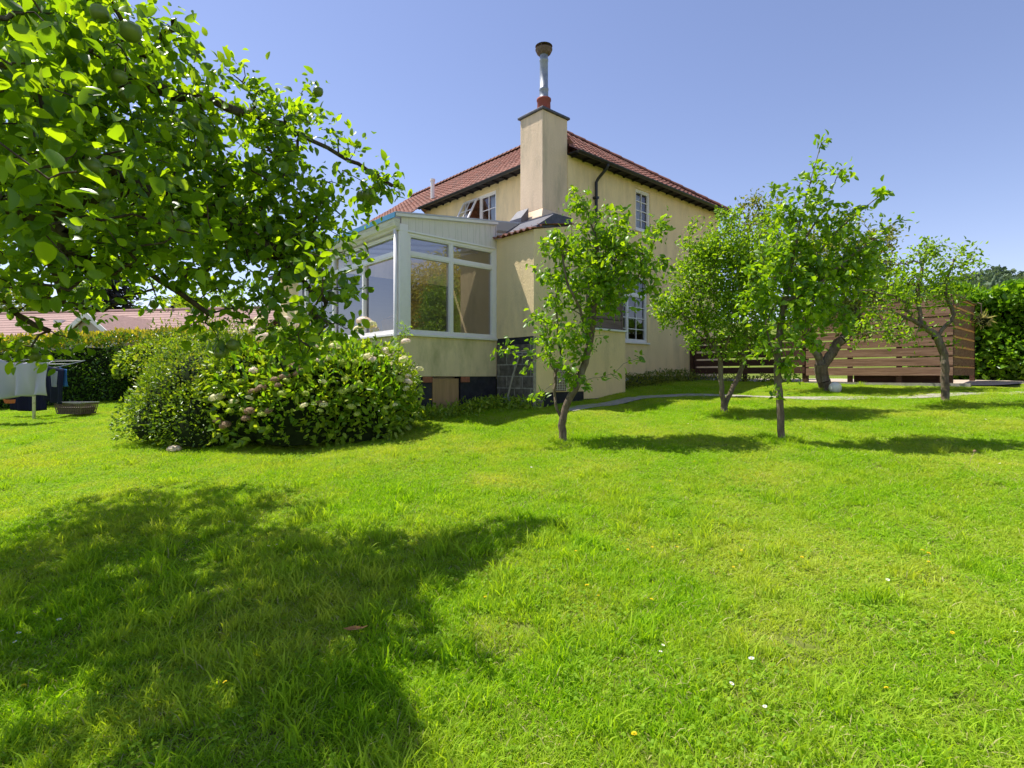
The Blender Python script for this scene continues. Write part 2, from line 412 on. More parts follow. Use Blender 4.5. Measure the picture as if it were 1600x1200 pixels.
def frusta(A, B, ra, rb, n=6, seed=1):
    N = len(A); D = unit(B - A)
    ref = np.where(np.abs(D[:, 2:3]) < .9, np.array([[0., 0, 1]]), np.array([[1., 0, 0]]))
    X = unit(np.cross(D, ref)); Y = np.cross(D, X)
    t = np.arange(n) * 2*np.pi/n
    ring = X[:, None]*np.cos(t)[None, :, None] + Y[:, None]*np.sin(t)[None, :, None]
    V = np.concatenate([A[:, None] + ring*ra[:, None, None], (B + D*rb[:, None]*.25)[:, None] + ring*rb[:, None, None]], axis=1)
    k = np.arange(n); k1 = (k+1) % n
    fq = np.stack([k, k1, k1+n, k+n], axis=1).ravel()
    Fc = ((np.arange(N)*2*n)[:, None] + fq[None]).ravel()
    return V.reshape(-1, 3), Fc, np.full(N*n, 4)

def smooth_poly(pts, n=4):
    pts = [np.array(p, float) for p in pts]; out = []
    for i in range(len(pts)-1):
        p0 = pts[max(i-1, 0)]; p1 = pts[i]; p2 = pts[i+1]; p3 = pts[min(i+2, len(pts)-1)]
        for k in range(n):
            t = k/n
            out.append(.5*((2*p1)+(-p0+p2)*t+(2*p0-5*p1+4*p2-p3)*t*t+(-p0+3*p1-3*p2+p3)*t**3))
    out.append(pts[-1]); return out

def grow(trunks, pts, seed=0, tip_r=0.0025, base_r=0.05, droop=0.0, expo=2.1):
    """skeleton: trunk polylines, then every crown point joins its nearest node"""
    g = np.random.default_rng(seed)
    pos = []; par = []
    for ti, tp in enumerate(trunks):
        sp = smooth_poly(tp, 4)
        if ti == 0: pr = -1
        else:
            d = np.linalg.norm(np.array(pos) - sp[0], axis=1); pr = int(d.argmin())
        for i, p in enumerate(sp):
            if ti > 0 and i == 0: continue
            pos.append(p + g.normal(size=3)*base_r*.10); par.append(pr); pr = len(pos)-1
    nt0 = len(pos)
    T = np.array(pos)
    h_allow = T[0, 2] + .28*(T[:, 2].max() - T[0, 2])
    pts = np.array(pts)
    dd = np.min(np.linalg.norm(pts[:, None] - T[None], axis=2), axis=1)
    order = np.argsort(dd)
    cap = len(pos) + 3*len(pts) + 5
    buf = np.zeros((cap, 3)); buf[:len(pos)] = pos; n = len(pos)
    bad = np.zeros(cap); bad[:nt0] = np.where(T[:, 2] < h_allow, 5.0, 0)
    tips = []
    for i in order:
        q = pts[i]
        dv = q - buf[:n]
        d = np.linalg.norm(dv, axis=1)*(1 + .35*np.clip(-dv[:, 2]/np.maximum(np.linalg.norm(dv, axis=1), 1e-6), 0, 1)) + bad[:n]
        j = int(d.argmin())
        a = buf[j].copy()
        ln = np.linalg.norm(q - a)
        m1 = a*.6 + q*.4 + g.normal(size=3)*ln*.06 + np.array([0, 0, ln*(.08 - droop)])
        buf[n] = m1; par.append(j); n += 1
        buf[n] = q; par.append(n-1); n += 1
        tips.append(n-1)
    pos = buf[:n]; par = np.array(par)
    r = np.zeros(n); acc = np.zeros(n)
    for i in range(n-1, 0, -1):
        v = max(acc[i], tip_r**expo) if acc[i] > 0 else tip_r**expo
        acc[i] = v
        if par[i] >= 0: acc[par[i]] += v
    acc[0] = max(acc[0], tip_r**expo)
    r = acc**(1/expo)
    r = tip_r + (r - tip_r) * (base_r - tip_r) / max(r[0] - tip_r, 1e-6)
    r[:nt0] = np.maximum(r[:nt0], base_r*.10)
    r[0] *= 1.25
    return pos, par, r, np.array(tips)

def blob_points(blobs, dens, seed=0, mind=0.0):
    g = np.random.default_rng(seed); out = []
    for b in blobs:
        c = np.array(b[0]); rad = np.array(b[1]); k = b[2] if len(b) > 2 else 1
        n = max(2, int(dens*k*4.19*rad.prod()))
        p = g.normal(size=(n*2, 3)); p = unit(p)[:n] * (g.uniform(0, 1, (n, 1))**(1/2.2))
        out.append(c + p*rad)
    return np.concatenate(out)

def make_tree(name, label, cat, base, trunks, blobs, dens, leafm, leafL, nleaf, seed, barkm='bark', base_r=.05, wr=.6, spread=.06, droop=.0, up=1.0, group=None, tip_r=.0025, ldroop=.15, gravity=0.0, fine=False):
    root = empty(name, (base[0], base[1], base[2]), 0, label, cat, group)
    off = np.array(base)
    pts = blob_points(blobs, dens, seed)
    pos, par, r, tips = grow(trunks, pts, seed, tip_r, base_r, droop)
    idx = np.arange(1, len(pos)); idx = idx[par[idx] >= 0]
    A = pos[par[idx]] - off; B = pos[idx] - off
    ra = np.minimum(r[par[idx]], np.maximum(r[idx]*1.35, r[idx]+.002)); rb = r[idx]
    V, Fc, C = frusta(A, B, ra, rb, 7)
    link_mesh('trunk', np_mesh('trunk', V, Fc, C, [M[barkm]], smooth=True), root)
    g = np.random.default_rng(seed+5)
    T = pos[tips]; Pm = pos[par[tips]]
    k = nleaf
    n = len(T)
    t = g.uniform(.05, 1.06, (n, k, 1))
    P = Pm[:, None]*(1-t) + T[:, None]*t + g.normal(size=(n, k, 3))*spread*.5
    axis = unit(T - Pm)[:, None]
    D = axis*.55 + g.normal(size=(n, k, 3))*.62; D[..., 2] += .05 - gravity
    P = P.reshape(-1, 3) - off; D = D.reshape(-1, 3)
    L = leafL*g.uniform(.40, 1.18, len(P))
    link_mesh('crown', leaf_mesh('crown', P, D, L, wr, [M[leafm]], up=up, seed=seed, droop=ldroop*(1.6 if fine else 1), fine=fine), root)
    return root, pos, tips

def pblob(u, v, Y, rpx, k=1, fy=1.0, fz=1.0):
    r = rpx*Y/F
    return (at(u, v, Y), (r, r*fy, r*fz), k)

# ------------------------------------------------------------------ ground
def grid_axis(lo, hi, near, step, far_n):
    a = list(np.arange(-near, near+step, step))
    out = np.geomspace(near+step, hi, far_n)
    return np.array(sorted(set([-x for x in out if -x >= lo] + a + list(out))))
xs = grid_axis(-700, 700, 18, .2, 22)
ys = np.array(sorted(set(list(np.arange(-4, 22, .2)) + list(-np.geomspace(5, 60, 8)) + list(np.geomspace(22, 900, 26)))))
X, Y = np.meshgrid(xs, ys)
Z = ground(X, Y)
V = np.stack([X, Y, Z], -1).reshape(-1, 3)
nx, ny = len(xs), len(ys)
i, j = np.meshgrid(np.arange(nx-1), np.arange(ny-1))
q = np.stack([j*nx+i, j*nx+i+1, (j+1)*nx+i+1, (j+1)*nx+i], -1).reshape(-1)
ground_o = link_mesh('ground', np_mesh('ground', V, q, np.full((nx-1)*(ny-1), 4), [M['soil']], smooth=True))
tag(ground_o, 'green garden ground sloping up to the house', 'ground', kind='structure')

# house frame (x = along the right facade, y = along the left facade), 41.9 degrees
HA = R(41.93)
E1 = np.array([math.cos(HA), math.sin(HA)]); E2 = np.array([-math.sin(HA), math.cos(HA)])
W0 = np.array([1.226, 12.29])
def hw(x, y):   # house local to world
    return W0 + E1*x + E2*y
def wh(x, y):
    d = np.stack([x - W0[0], y - W0[1]], -1)
    return d @ E1, d @ E2

def ribbon(name, left, right, m, dz, label, cat='path', n=6):
    """strip between two world polylines laid on the ground"""
    Vv = []; Fa = []
    L = smooth_poly(left, 6); Rr = smooth_poly(right, 6)
    for a, b in zip(L, Rr):
        for k in range(n+1):
            p = a + (b-a)*k/n
            Vv.append((p[0], p[1], float(ground(p[0], p[1])) + dz))
    for i in range(len(L)-1):
        for k in range(n):
            Fa += [i*(n+1)+k, i*(n+1)+k+1, (i+1)*(n+1)+k+1, (i+1)*(n+1)+k]
    o = link_mesh(name, np_mesh(name, Vv, Fa, np.full(len(Fa)//4, 4), [m]))
    return tag(o, label, cat, kind='structure')
path_c = [(0.95, 9.85), (1.7, 10.45), (2.6, 11.15), (3.6, 11.35), (4.6, 10.75), (5.6, 10.25), (7.2, 9.9), (9.0, 9.9), (11.5, 10.2)]
pw = .19
pl = smooth_poly([np.array(p) for p in path_c], 1)
def offs(c, w_):
    out = []
    for i, p in enumerate(c):
        a = np.array(c[max(i-1, 0)]); b = np.array(c[min(i+1, len(c)-1)]); d = (b-a)/np.linalg.norm(b-a)
        out.append(np.array(p) + np.array([-d[1], d[0]])*w_)
    return out
ribbon('path', offs(path_c, pw), offs(path_c, -pw), M['concrete'], .022, 'narrow concrete path winding across the lawn past the fruit trees')
yl = [hw(5.35, .2), hw(5.3, -2.5), hw(5.3, -5.9), hw(6.6, -7.2), hw(9.5, -9.5)]
yr = [hw(9.0, .2), hw(9.0, -2.5), hw(8.6, -4.6), hw(9.4, -5.6), hw(12.5, -7.0)]
ribbon('gravel_yard', yl, yr, M['grave'], .03, 'pale gravel yard behind the brown timber fence')

# ------------------------------------------------------------------ house
house = empty('house', (W0[0], W0[1], CAM_H), HA, 'cream rendered two storey house with red tiled hip roof', 'house')
def fbox(mb, face, off, u0, u1, z0, z1, d0, d1):
    if face == 'R': mb.box(u0, u1, off-d0, off-d1, z0, z1)
    else: mb.box(off-d0, off-d1, u0, u1, z0, z1)
def fpt(face, off, u, z, d):
    return (u, off-d, z) if face == 'R' else (off-d, u, z)
def wall_sheet(mb, face, off, u0, u1, z0, z1, holes, rev=.10):
    us = sorted({u0, u1} | {h[0] for h in holes} | {h[1] for h in holes})
    zs = sorted({z0, z1} | {h[2] for h in holes} | {h[3] for h in holes})
    for a, b in zip(us[:-1], us[1:]):
        for c, d in zip(zs[:-1], zs[1:]):
            if any(h[0] <= a+1e-6 and b <= h[1]+1e-6 and h[2] <= c+1e-6 and d <= h[3]+1e-6 for h in holes): continue
            mb.add([fpt(face, off, a, c, 0), fpt(face, off, b, c, 0), fpt(face, off, b, d, 0), fpt(face, off, a, d, 0)], [(0,1,2,3)])
    for h in holes:
        a, b, c, d = h
        for (p, q_) in [((a,c),(b,c)), ((b,c),(b,d)), ((b,d),(a,d)), ((a,d),(a,c))]:
            mb.add([fpt(face, off, p[0], p[1], 0), fpt(face, off, q_[0], q_[1], 0), fpt(face, off, q_[0], q_[1], -rev), fpt(face, off, p[0], p[1], -rev)], [(0,1,2,3)])
def framed(parent, face, off, u0, u1, z0, z1, mull=(), trans=(), fw=.055, dep=.06, back=-.09, bars=(0, 0), glass='glass', frame_name='window', sill=True, skip=(), fm='white', label=None):
    """a window: frame mesh (part) with its panes and sill as sub-parts"""
    mb = MB()
    d0, d1 = back, back+dep
    fbox(mb, face, off, u0, u0+fw, z0, z1, d0, d1); fbox(mb, face, off, u1-fw, u1, z0, z1, d0, d1)
    fbox(mb, face, off, u0+fw, u1-fw, z0, z0+fw, d0, d1); fbox(mb, face, off, u0+fw, u1-fw, z1-fw, z1, d0, d1)
    us = [u0+fw] ; 
    for m_ in mull: us += [m_-fw*.5, m_+fw*.5]
    us.append(u1-fw)
    zs = [z0+fw]
    for t_ in trans: zs += [t_-fw*.55, t_+fw*.55]
    zs.append(z1-fw)
    for m_ in mull: fbox(mb, face, off, m_-fw*.5, m_+fw*.5, z0+fw, z1-fw, d0, d1-.002)
    for t_ in trans:
        for a, b in zip(us[0::2], us[1::2]): fbox(mb, face, off, a, b, t_-fw*.55, t_+fw*.55, d0, d1-.004)
    fr = mb.build(frame_name, M[fm], parent)
    if label: fr['label'] = label
    ci = 0
    for a, b in zip(us[0::2], us[1::2]):
        for c, d in zip(zs[0::2], zs[1::2]):
            if ci in skip: ci += 1; continue
            ci += 1
            s = MB()                                   # inner sash bead
            iw = .022
            fbox(s, face, off, a, a+iw, c, d, d0+.012, d1-.012); fbox(s, face, off, b-iw, b, c, d, d0+.012, d1-.012)
            fbox(s, face, off, a+iw, b-iw, c, c+iw, d0+.012, d1-.012); fbox(s, face, off, a+iw, b-iw, d-iw, d, d0+.012, d1-.012)
            nb, nz = bars if not isinstance(bars, dict) else bars.get(ci-1, (0, 0))
            for k in range(1, nb+1):
                uu = a + (b-a)*k/(nb+1); fbox(s, face, off, uu-.010, uu+.010, c+iw, d-iw, d0+.018, d0+.036)
            for k in range(1, nz+1):
                zz = c + (d-c)*k/(nz+1); fbox(s, face, off, a+iw, b-iw, zz-.010, zz+.010, d0+.019, d0+.035)
            s.build('sash', M[fm], fr)
            g_ = MB(); dm = d0+.012; fl_ = (0,1,2,3) if face == 'R' else (3,2,1,0)
            g_.add([fpt(face, off, a+iw*.5, c+iw*.5, dm), fpt(face, off, b-iw*.5, c+iw*.5, dm), fpt(face, off, b-iw*.5, d-iw*.5, dm), fpt(face, off, a+iw*.5, d-iw*.5, dm)], [fl_])
            g_.build('pane', M[glass], fr, recalc=False)
    if sill:
        s = MB(); fbox(s, face, off, u0-.05, u1+.05, z0-.045, z0-.002, back, .05); s.build('sill', M[fm], fr, bevel=.006)
    return fr

ZW = 4.865; HL = 12.0; HWID = 6.7
winR = [(2.53, 3.17, 3.70, 4.74), (1.42, 3.05, .86, 2.52)]
winL = [(2.44, 3.79, 3.55, 4.74)]
mb = MB()
wall_sheet(mb, 'R', 0, 0, HWID, 0.0, ZW+.03, winR)
wall_sheet(mb, 'L', 0, 0, 5.65, 0.0, ZW+.03, winL)
mb.add([(HWID,0,0),(HWID,HL,0),(HWID,HL,ZW),(HWID,0,ZW)], [(0,1,2,3)])
mb.add([(-2,HL,0),(HWID,HL,0),(HWID,HL,ZW),(-2,HL,3.4)], [(0,1,2,3)])
mb.add([(-2,5.65,0),(-2,HL,0),(-2,HL,3.5),(-2,5.65,3.5)], [(0,1,2,3)])
mb.add([(-2,5.65,0),(0,5.65,0),(0,5.65,ZW),(-2,5.65,3.42)], [(0,1,2,3)])
mb.build('wall', M['render'], house, recalc=False)
mb = MB()
mb.box(.02, HWID-.02, .02, .3, -.75, .0)
mb.box(-1.98, .02, 5.67, HL, -1.2, 0); mb.box(HWID-.3, HWID-.02, .3, HL, -.75, 0)
mb.build('plinth', M['navy'], house)
mb = MB(); mb.box(.06, HWID-.06, .35, 5.5, -.1, 2.3)  # inner darkness is left open: only a floor slab
mb = MB(); mb.box(.05, HWID-.05, .32, HL-.1, 2.62, 2.78); mb.box(.05, HWID-.05, .32, HL-.1, .02, .12)
mb.build('floor_slab', M['floorin'], house)
# roof ------------------------------------------------------------
TP = .715; EZ = 4.92; OH = .27
def tiles(mb, P, d0, d1, a0, a1, gauge=.29, pitch=.21, amp=.024, lift=.030):
    """P(a, d, h) -> xyz; a along the eave, d horizontal distance from the eave"""
    cs = math.sqrt(1+TP*TP)
    step = gauge/cs; d = d0; k = 0
    while d < d1-1e-4:
        dn = min(d+step, d1)
        lo0, hi0 = a0(d), a1(d); lo1, hi1 = a0(dn), a1(dn)
        if hi0 - lo0 < .02: break
        n = max(2, int((hi0-lo0)/(pitch/6)))
        b = len(mb.v)
        for s_ in range(n+1):
            t = s_/n
            aa = lo0 + (hi0-lo0)*t; ab = lo1 + (hi1-lo1)*t
            ph = aa/pitch
            f_ = ph - math.floor(ph)
            wv = amp*(1.0 if False else (math.sin(math.pi*min(f_/.62, 1)) if f_ < .62 else -.35*math.sin(math.pi*(f_-.62)/.38)))
            ph2 = ab/pitch; f2 = ph2 - math.floor(ph2)
            wv2 = amp*((math.sin(math.pi*min(f2/.62, 1)) if f2 < .62 else -.35*math.sin(math.pi*(f2-.62)/.38)))
            jit = .006*math.sin(math.floor(ph)*12.9+k*7.3)
            mb.v.append(P(aa, d-.012, wv - .004)); mb.v.append(P(aa, d-.012, wv+lift+jit)); mb.v.append(P(ab, dn+.01, wv2))
        for s_ in range(n):
            q_ = b+s_*3
            mb.f.append((q_, q_+3, q_+4, q_+1)); mb.f.append((q_+1, q_+4, q_+5, q_+2))
        d = dn; k += 1
RW = HWID + 2*OH; HALF = RW/2
rb = MB()
tiles(rb, lambda a, d, h: (-OH+d, a, EZ+d*TP+h), 0, HALF, lambda d: max(-OH+d, .702), lambda d: HL)
tiles(rb, lambda a, d, h: (a, -OH+d, EZ+d*TP+h), 0, HALF-.03, lambda d: max(-OH+d, .0), lambda d: HWID+OH-d)
tiles(rb, lambda a, d, h: (HWID+OH-d, a, EZ+d*TP+h), 0, HALF, lambda d: -OH+d, lambda d: HL, pitch=.42)
# long low slope beyond the conservatory
tiles(rb, lambda a, d, h: (-OH+d, a, EZ+d*TP+h), -2.05, -.005, lambda d: 5.5, lambda d: HL)
roof = rb.build('roof', M['tile'], house, recalc=False)
rt = MB()
def ridge(p0, p1, n):
    p0 = Vector(p0); p1 = Vector(p1); d = (p1-p0); L = d.length/n; d.normalize()
    side = d.cross(Vector((0,0,1))).normalized(); up = side.cross(d).normalized()
    for k in range(n):
        a = p0 + d*(L*k); b = a + d*(L*1.06)
        b0 = len(rt.v)
        for q_, rr in ((a, .125), (b, .105)):
            for m_ in range(8):
                t = math.pi*m_/7
                rt.v.append(tuple(q_ + side*math.cos(t)*rr + up*(math.sin(t)*rr*.8 - .02)))
        for m_ in range(7): rt.f.append((b0+m_, b0+m_+1, b0+8+m_+1, b0+8+m_))
        rt.f.append(tuple(b0+m_ for m_ in range(8)))
zr = EZ + HALF*TP + .03
ridge((.06, .06, EZ+.04+.33*TP), (HALF-OH, HALF-OH, zr), 14)
ridge((HWID+OH, -OH, EZ+.04), (HALF-OH, HALF-OH, zr), 14)
ridge((HALF-OH, HALF-OH, zr), (HALF-OH, HL, zr), 40)
rt.build('ridge_tiles', M['tile'], roof)
# underside, fascia, rafter ends
mb = MB()
mb.box(.0, HWID+OH-.02, -OH+.02, -.003, ZW+.03, ZW+.06)
mb.box(-OH+.02, -.003, .704, 5.5, ZW+.03, ZW+.06)
mb.box(-.0, HWID+OH+.005, -OH-.005, -OH+.018, ZW+.0, EZ+.005)
mb.box(-OH-.005, -OH+.018, .704, 5.5, ZW+.0, EZ+.005)
mb.box(HWID+.003, HWID+OH-.02, -OH+.02, HL, ZW-.03, ZW+.02)
mb.box(-2.42, -2.39, 5.5, HL, 3.36, 3.50)
mb.build('fascia', M['soffit'], house)
mb = MB()
for k in range(19):
    x = .1 + k*.375; mb = MB(); mb.box(x, x+.04, -OH+.04, -.02, ZW-.012, ZW+.029); mb.build('rafter_end', M['soffit'], house)
for k in range(14):
    y = .95 + k*.34; mb = MB(); mb.box(-OH+.04, -.02, y, y+.04, ZW-.012, ZW+.029); mb.build('rafter_end', M['soffit'], house)
def gutter(p0, p1, out, r=.058):
    mb = MB(); p0 = Vector(p0); p1 = Vector(p1); out = Vector(out)
    n = 9
    for p in (p0, p1):
        for s_ in (1, .86):
            for k in range(n):
                t = math.pi*k/(n-1)
                mb.v.append(tuple(p + out*(r + math.cos(t)*r*s_) - Vector((0,0,1))*math.sin(t)*r*s_))
    for k in range(n-1):
        mb.f.append((k, k+1, 2*n+k+1, 2*n+k)); mb.f.append((n+k, n+k+1, 3*n+k+1, 3*n+k))
    mb.f.append((0, n, 3*n, 2*n)); mb.f.append((n-1, 2*n-1, 4*n-1, 3*n-1))
    mb.f.append(tuple(range(n))); mb.f.append(tuple(2*n+k for k in range(n)))
    return mb.build('gutter', M['black'], house)
gutter((-.02, -OH-.006, EZ-.02), (HWID+OH+.1, -OH-.006, EZ-.02), (0, -1, 0))
gutter((-OH-.006, .704, EZ-.02), (-OH-.006, 5.5, EZ-.02), (-1, 0, 0))
mb = MB()
mb.tube([(.99, -.33, EZ-.06), (.99, -.33, EZ-.12), (.985, -.30, EZ-.17), (.925, -.11, EZ-.36), (.905, -.07, EZ-.44), (.905, -.07, 2.0), (.905, -.07, -.1)], .036, 10)
for z in (4.1, 2.9, 1.6): mb.box(.855, .955, -.115, -.002, z, z+.05)
mb.build('downpipe', M['black'], house, smooth=False)
# windows
framed(house, 'R', 0, 2.53, 3.17, 3.70, 4.74, bars=(1, 3))
framed(house, 'R', 0, 1.42, 3.05, .86, 2.52, mull=(2.235,), trans=(2.05,), bars={0: (1, 3), 2: (1, 3), 1: (1, 0), 3: (1, 0)})
wl = framed(house, 'L', 0, 2.44, 3.79, 3.55, 4.74, mull=(3.115,), bars={0: (1, 2)}, skip=(1,), label='upstairs window with one sash hinged open')
# open top-hung sash
sa = MB(); Wd = .60; Hs = 1.06
def rot(v, z, o):  # swing out about the top edge
    a = R(27); return (-(z*math.sin(a)) - o*math.cos(a) - .02, v, 4.685 - z*math.cos(a) + o*math.sin(a)*0)
def rbox(y0, y1, z0, z1, o0, o1):
    c = []
    for z in (z0, z1):
        for (y, o) in ((y0,o0),(y1,o0),(y1,o1),(y0,o1)): c.append(rot(y, z, o))
    sa.add(c, [(0,3,2,1),(4,5,6,7),(0,1,5,4),(1,2,6,5),(2,3,7,6),(3,0,4,7)])
y0 = 3.145
rbox(y0, y0+.05, 0, Hs, 0, .045); rbox(y0+Wd-.05, y0+Wd, 0, Hs, 0, .045)
rbox(y0+.05, y0+Wd-.05, 0, .05, 0, .045); rbox(y0+.05, y0+Wd-.05, Hs-.05, Hs, 0, .045)
rbox(y0+Wd/2-.01, y0+Wd/2+.01, .05, Hs-.05, .014, .030)
for k in (1, 2): rbox(y0+.05, y0+Wd-.05, Hs*k/3-.01, Hs*k/3+.01, .015, .029)
sa.build('open_sash', M['white'], wl)
g_ = MB(); g_.add([rot(y0+.04, .04, .02), rot(y0+Wd-.04, .04, .02), rot(y0+Wd-.04, Hs-.04, .02), rot(y0+.04, Hs-.04, .02)], [(0,1,2,3)])
g_.build('pane', M['glass'], wl, recalc=False)
def curtain(face, off, u0, u1, z0, z1, name='curtain'):
    mb = MB(); n = 24
    for k in range(n+1):
        u = u0+(u1-u0)*k/n; d = -.25 + .025*math.sin(k*1.9)
        mb.v.append(fpt(face, off, u, z0, d)); mb.v.append(fpt(face, off, u, z1, d))
    for k in range(n): mb.f.append((2*k, 2*k+2, 2*k+3, 2*k+1))
    return mb.build(name, M['curtain'], house, smooth=True)
curtain('L', 0, 2.46, 2.9, 3.4, 4.78)
curtain('R', 0, 2.6, 3.2, 3.5, 4.78)
curtain('R', 0, 1.3, 1.65, .8, 2.5)
# roof vent on the left slope
mb = MB(); mb.lathe([(0,4.9+.55*TP),(.06,4.9+.55*TP),(.06,EZ+.9),(.075,EZ+.9),(.075,EZ+.96),(0,EZ+.97)], .2, 5.6, 12); mb.build('vent_pipe', M['white'], house)

# chimney ------------------------------------------------------------
chb = MB()
chb.box(-.774, -.004, .0, .70, 3.56, 5.66)
chim = chb.build('chimney', M['render_chim'], house, bevel=.012)
mb = MB()
def frus(mb, a, za, b, zb):
    (x0, x1, y0, y1) = a; (X0, X1, Y0, Y1) = b
    mb.add([(x0,y0,za),(x1,y0,za),(x1,y1,za),(x0,y1,za),(X0,Y0,zb),(X1,Y0,zb),(X1,Y1,zb),(X0,Y1,zb)],
           [(0,3,2,1),(4,5,6,7),(0,1,5,4),(1,2,6,5),(2,3,7,6),(3,0,4,7)])
frus(mb, (-.90, -.004, -.10, .80), 3.36, (-.776, -.004, -.002, .702), 3.56)
mb.box(-.90, -.004, -.10, .80, 2.5, 3.36)
mb.build('shoulder', M['render_chim'], chim)
mb = MB(); mb.box(-.82, .04, -.045, .745, 5.66, 5.71); frus(mb, (-.80, .02, -.025, .725), 5.71, (-.60, -.18, .15, .55), 5.76)
mb.build('cap', M['lead'], chim, bevel=.01)
mb = MB(); mb.lathe([(.155,5.74),(.15,5.8),(.145,6.06),(.16,6.08),(.16,6.12),(.12,6.13),(.10,6.15)], -.387, .35, 24); mb.build('chimney_pot', M['pot'], chim, smooth=True)
mb = MB(); mb.lathe([(.125,6.12),(.10,6.15),(.096,6.3),(.103,6.31),(.103,6.36),(.092,6.37),(.09,6.95),(.098,6.96),(.098,7.0),(.09,7.01),(.09,7.12)], -.387, .35, 24); mb.build('flue_pipe', M['steel'], chim, smooth=True)
mb = MB(); mb.lathe([(.10,7.09),(.15,7.13),(.185,7.20),(.19,7.22),(.15,7.23),(.13,7.19),(.09,7.15)], -.387, .35, 28)
mb.lathe([(.19,7.285),(.12,7.325),(.0,7.345)], -.387, .35, 28)
mb.lathe([(.185,7.28),(.0,7.30)], -.387, .35, 28)
for a in range(4): mb.tube([(-.387+.15*math.cos(a*1.571+.4), .35+.15*math.sin(a*1.571+.4), 7.2), (-.387+.15*math.cos(a*1.571+.4), .35+.15*math.sin(a*1.571+.4), 7.31)], .008, 5)
mb.build('cowl', M['rust'], chim, smooth=False)

# ground floor projection beside the chimney (part of the house) ------------
pj = MB()
X0, Y0, YB = -2.011, -1.003, .05
BX = -.55
pj.add([(X0,Y0,.74),(X0,YB,.74),(X0,YB,2.70),(X0,Y0,2.70)], [(0,1,2,3)])
pj.add([(X0,Y0,-.30),(-.62,Y0,-.30),(-.62,Y0,.74),(X0,Y0,.74)], [(0,1,2,3)])
pj.add([(-.62,Y0,-.45),(BX,Y0,-.45),(BX,Y0,.74),(-.62,Y0,.74)], [(0,1,2,3)])
pj.add([(X0,Y0,.74),(BX,Y0,.74),(BX,Y0,2.98),(-.9,Y0,2.96),(X0,Y0,2.70)], [(0,1,2,3,4)])
pj.add([(BX,Y0,.98),(BX,0,.98),(BX,0,2.98),(BX,Y0,2.98)], [(0,1,2,3)])
pj.add([(X0+.25,YB,.0),(0,YB,.0),(0,YB,3.0),(X0+.25,YB,2.72)], [(0,1,2,3)])
porch = pj.build('porch_wall', M['render'], house, recalc=False)
mb = MB(); mb.box(BX+.002, .75, Y0, Y0+.12, -.45, .95); mb.box(.63, .75, Y0+.12, -.004, -.45, .95); mb.build('low_wall', M['render'], porch)
mb = MB(); mb.box(BX+.004, .80, Y0-.04, Y0+.16, .952, .99); mb.box(.60, .80, Y0+.16, -.006, .952, .99); mb.build('coping', M['white_paint'], porch, bevel=.005)
mb = MB(); 
for k in range(6):
    z = 1.0 + k*.205
    mb.box(BX+.01, .66, Y0+.03+.004*(k%2), Y0+.055, z, z+.192); mb.box(.66-.025, .66, Y0+.06, -.01, z, z+.192)
mb.box(.66, .70, Y0+.02, Y0+.07, .99, 2.24)
mb.build('timber_boards', M['grey_board'], porch)
mb = MB(); mb.box(BX+.01, .74, Y0-.02, -.01, 2.24, 2.30); mb.build('porch_roof', M['lead'], porch)
mb = MB()
mb.box(X0+.004, X0+.25, Y0+.01, YB, -1.2, .60)
mb.build('blockwork', M['block'], house)
mb = MB(); mb.box(X0+.008, X0+.24, Y0+.012, YB, .603, .738); mb.build('damp_proofing', M['navy'], house); mb = MB(); mb.box(X0+.01, -.60, Y0+.012, Y0+.3, -1.2, -.303); mb.box(-.597, .74, Y0+.012, Y0+.3, -1.1, -.453)
mb.build('damp_proofing', M['navy'], house)
mb = MB(); mb.box(X0-.012, X0+.05, Y0-.010, Y0+.012, -.85, .73); mb.build('corner_bead', M['concrete'], house)
mb = MB(); mb.box(-1.48, -1.16, Y0-.025, Y0-.004, -.28, .22)
mb.build('vent_board', M['grey_board'], house)
mb = MB()
for k in range(7): mb.box(-1.47+k*.05, -1.462+k*.05, Y0-.035, Y0-.026, -.27, .21)
for k in range(10): mb.box(-1.475, -1.165, Y0-.034, Y0-.027, -.26+k*.05, -.252+k*.05)
mb.build('trellis', M['cream_wood'], house)
# lean-to tile edge and lead work
lb = MB()
for s_ in range(60):
    pass
def small_tiles():
    mb = MB(); pitch = .165; n = 78
    ya, yb = Y0-.05, YB-.01
    for (x, z, lift) in ((X0-.11, 2.685, 0), (X0-.11, 2.705, 0), (X0+.20, 2.77, 0)):
        for k in range(n+1):
            y = ya + (yb-ya)*k/n; f_ = (y/pitch) % 1
            wv = .030*(math.sin(math.pi*f_/.62) if f_ < .62 else -.4*math.sin(math.pi*(f_-.62)/.38))
            mb.v.append((x, y, z+wv))
    m_ = n+1
    for k in range(n):
        mb.f.append((k, k+1, m_+k+1, m_+k)); mb.f.append((m_+k, m_+k+1, 2*m_+k+1, 2*m_+k))
    # second course
    b = len(mb.v)
    for (x, z) in ((X0+.16, 2.79), (X0+.16, 2.82), (-.88, 3.0)):
        for k in range(n+1):
            y = ya + (yb-ya)*k/n; f_ = (y/pitch) % 1
            wv = .030*(math.sin(math.pi*f_/.62) if f_ < .62 else -.4*math.sin(math.pi*(f_-.62)/.38))
            mb.v.append((x, y, z+wv))
    for k in range(n):
        mb.f.append((b+k, b+k+1, b+m_+k+1, b+m_+k)); mb.f.append((b+m_+k, b+m_+k+1, b+2*m_+k+1, b+2*m_+k))
    return mb.build('lean_to_tiles', M['tile'], house, recalc=False)
small_tiles()
mb = MB()
mb.prism([(X0+.10, 2.80), (X0+.55, 3.09), (X0+.55, 2.84), (X0+.10, 2.745)], 'y', Y0+.02, YB-.02)
mb.box(-1.45, -.92, Y0+.05, YB-.02, 2.86, 3.12)
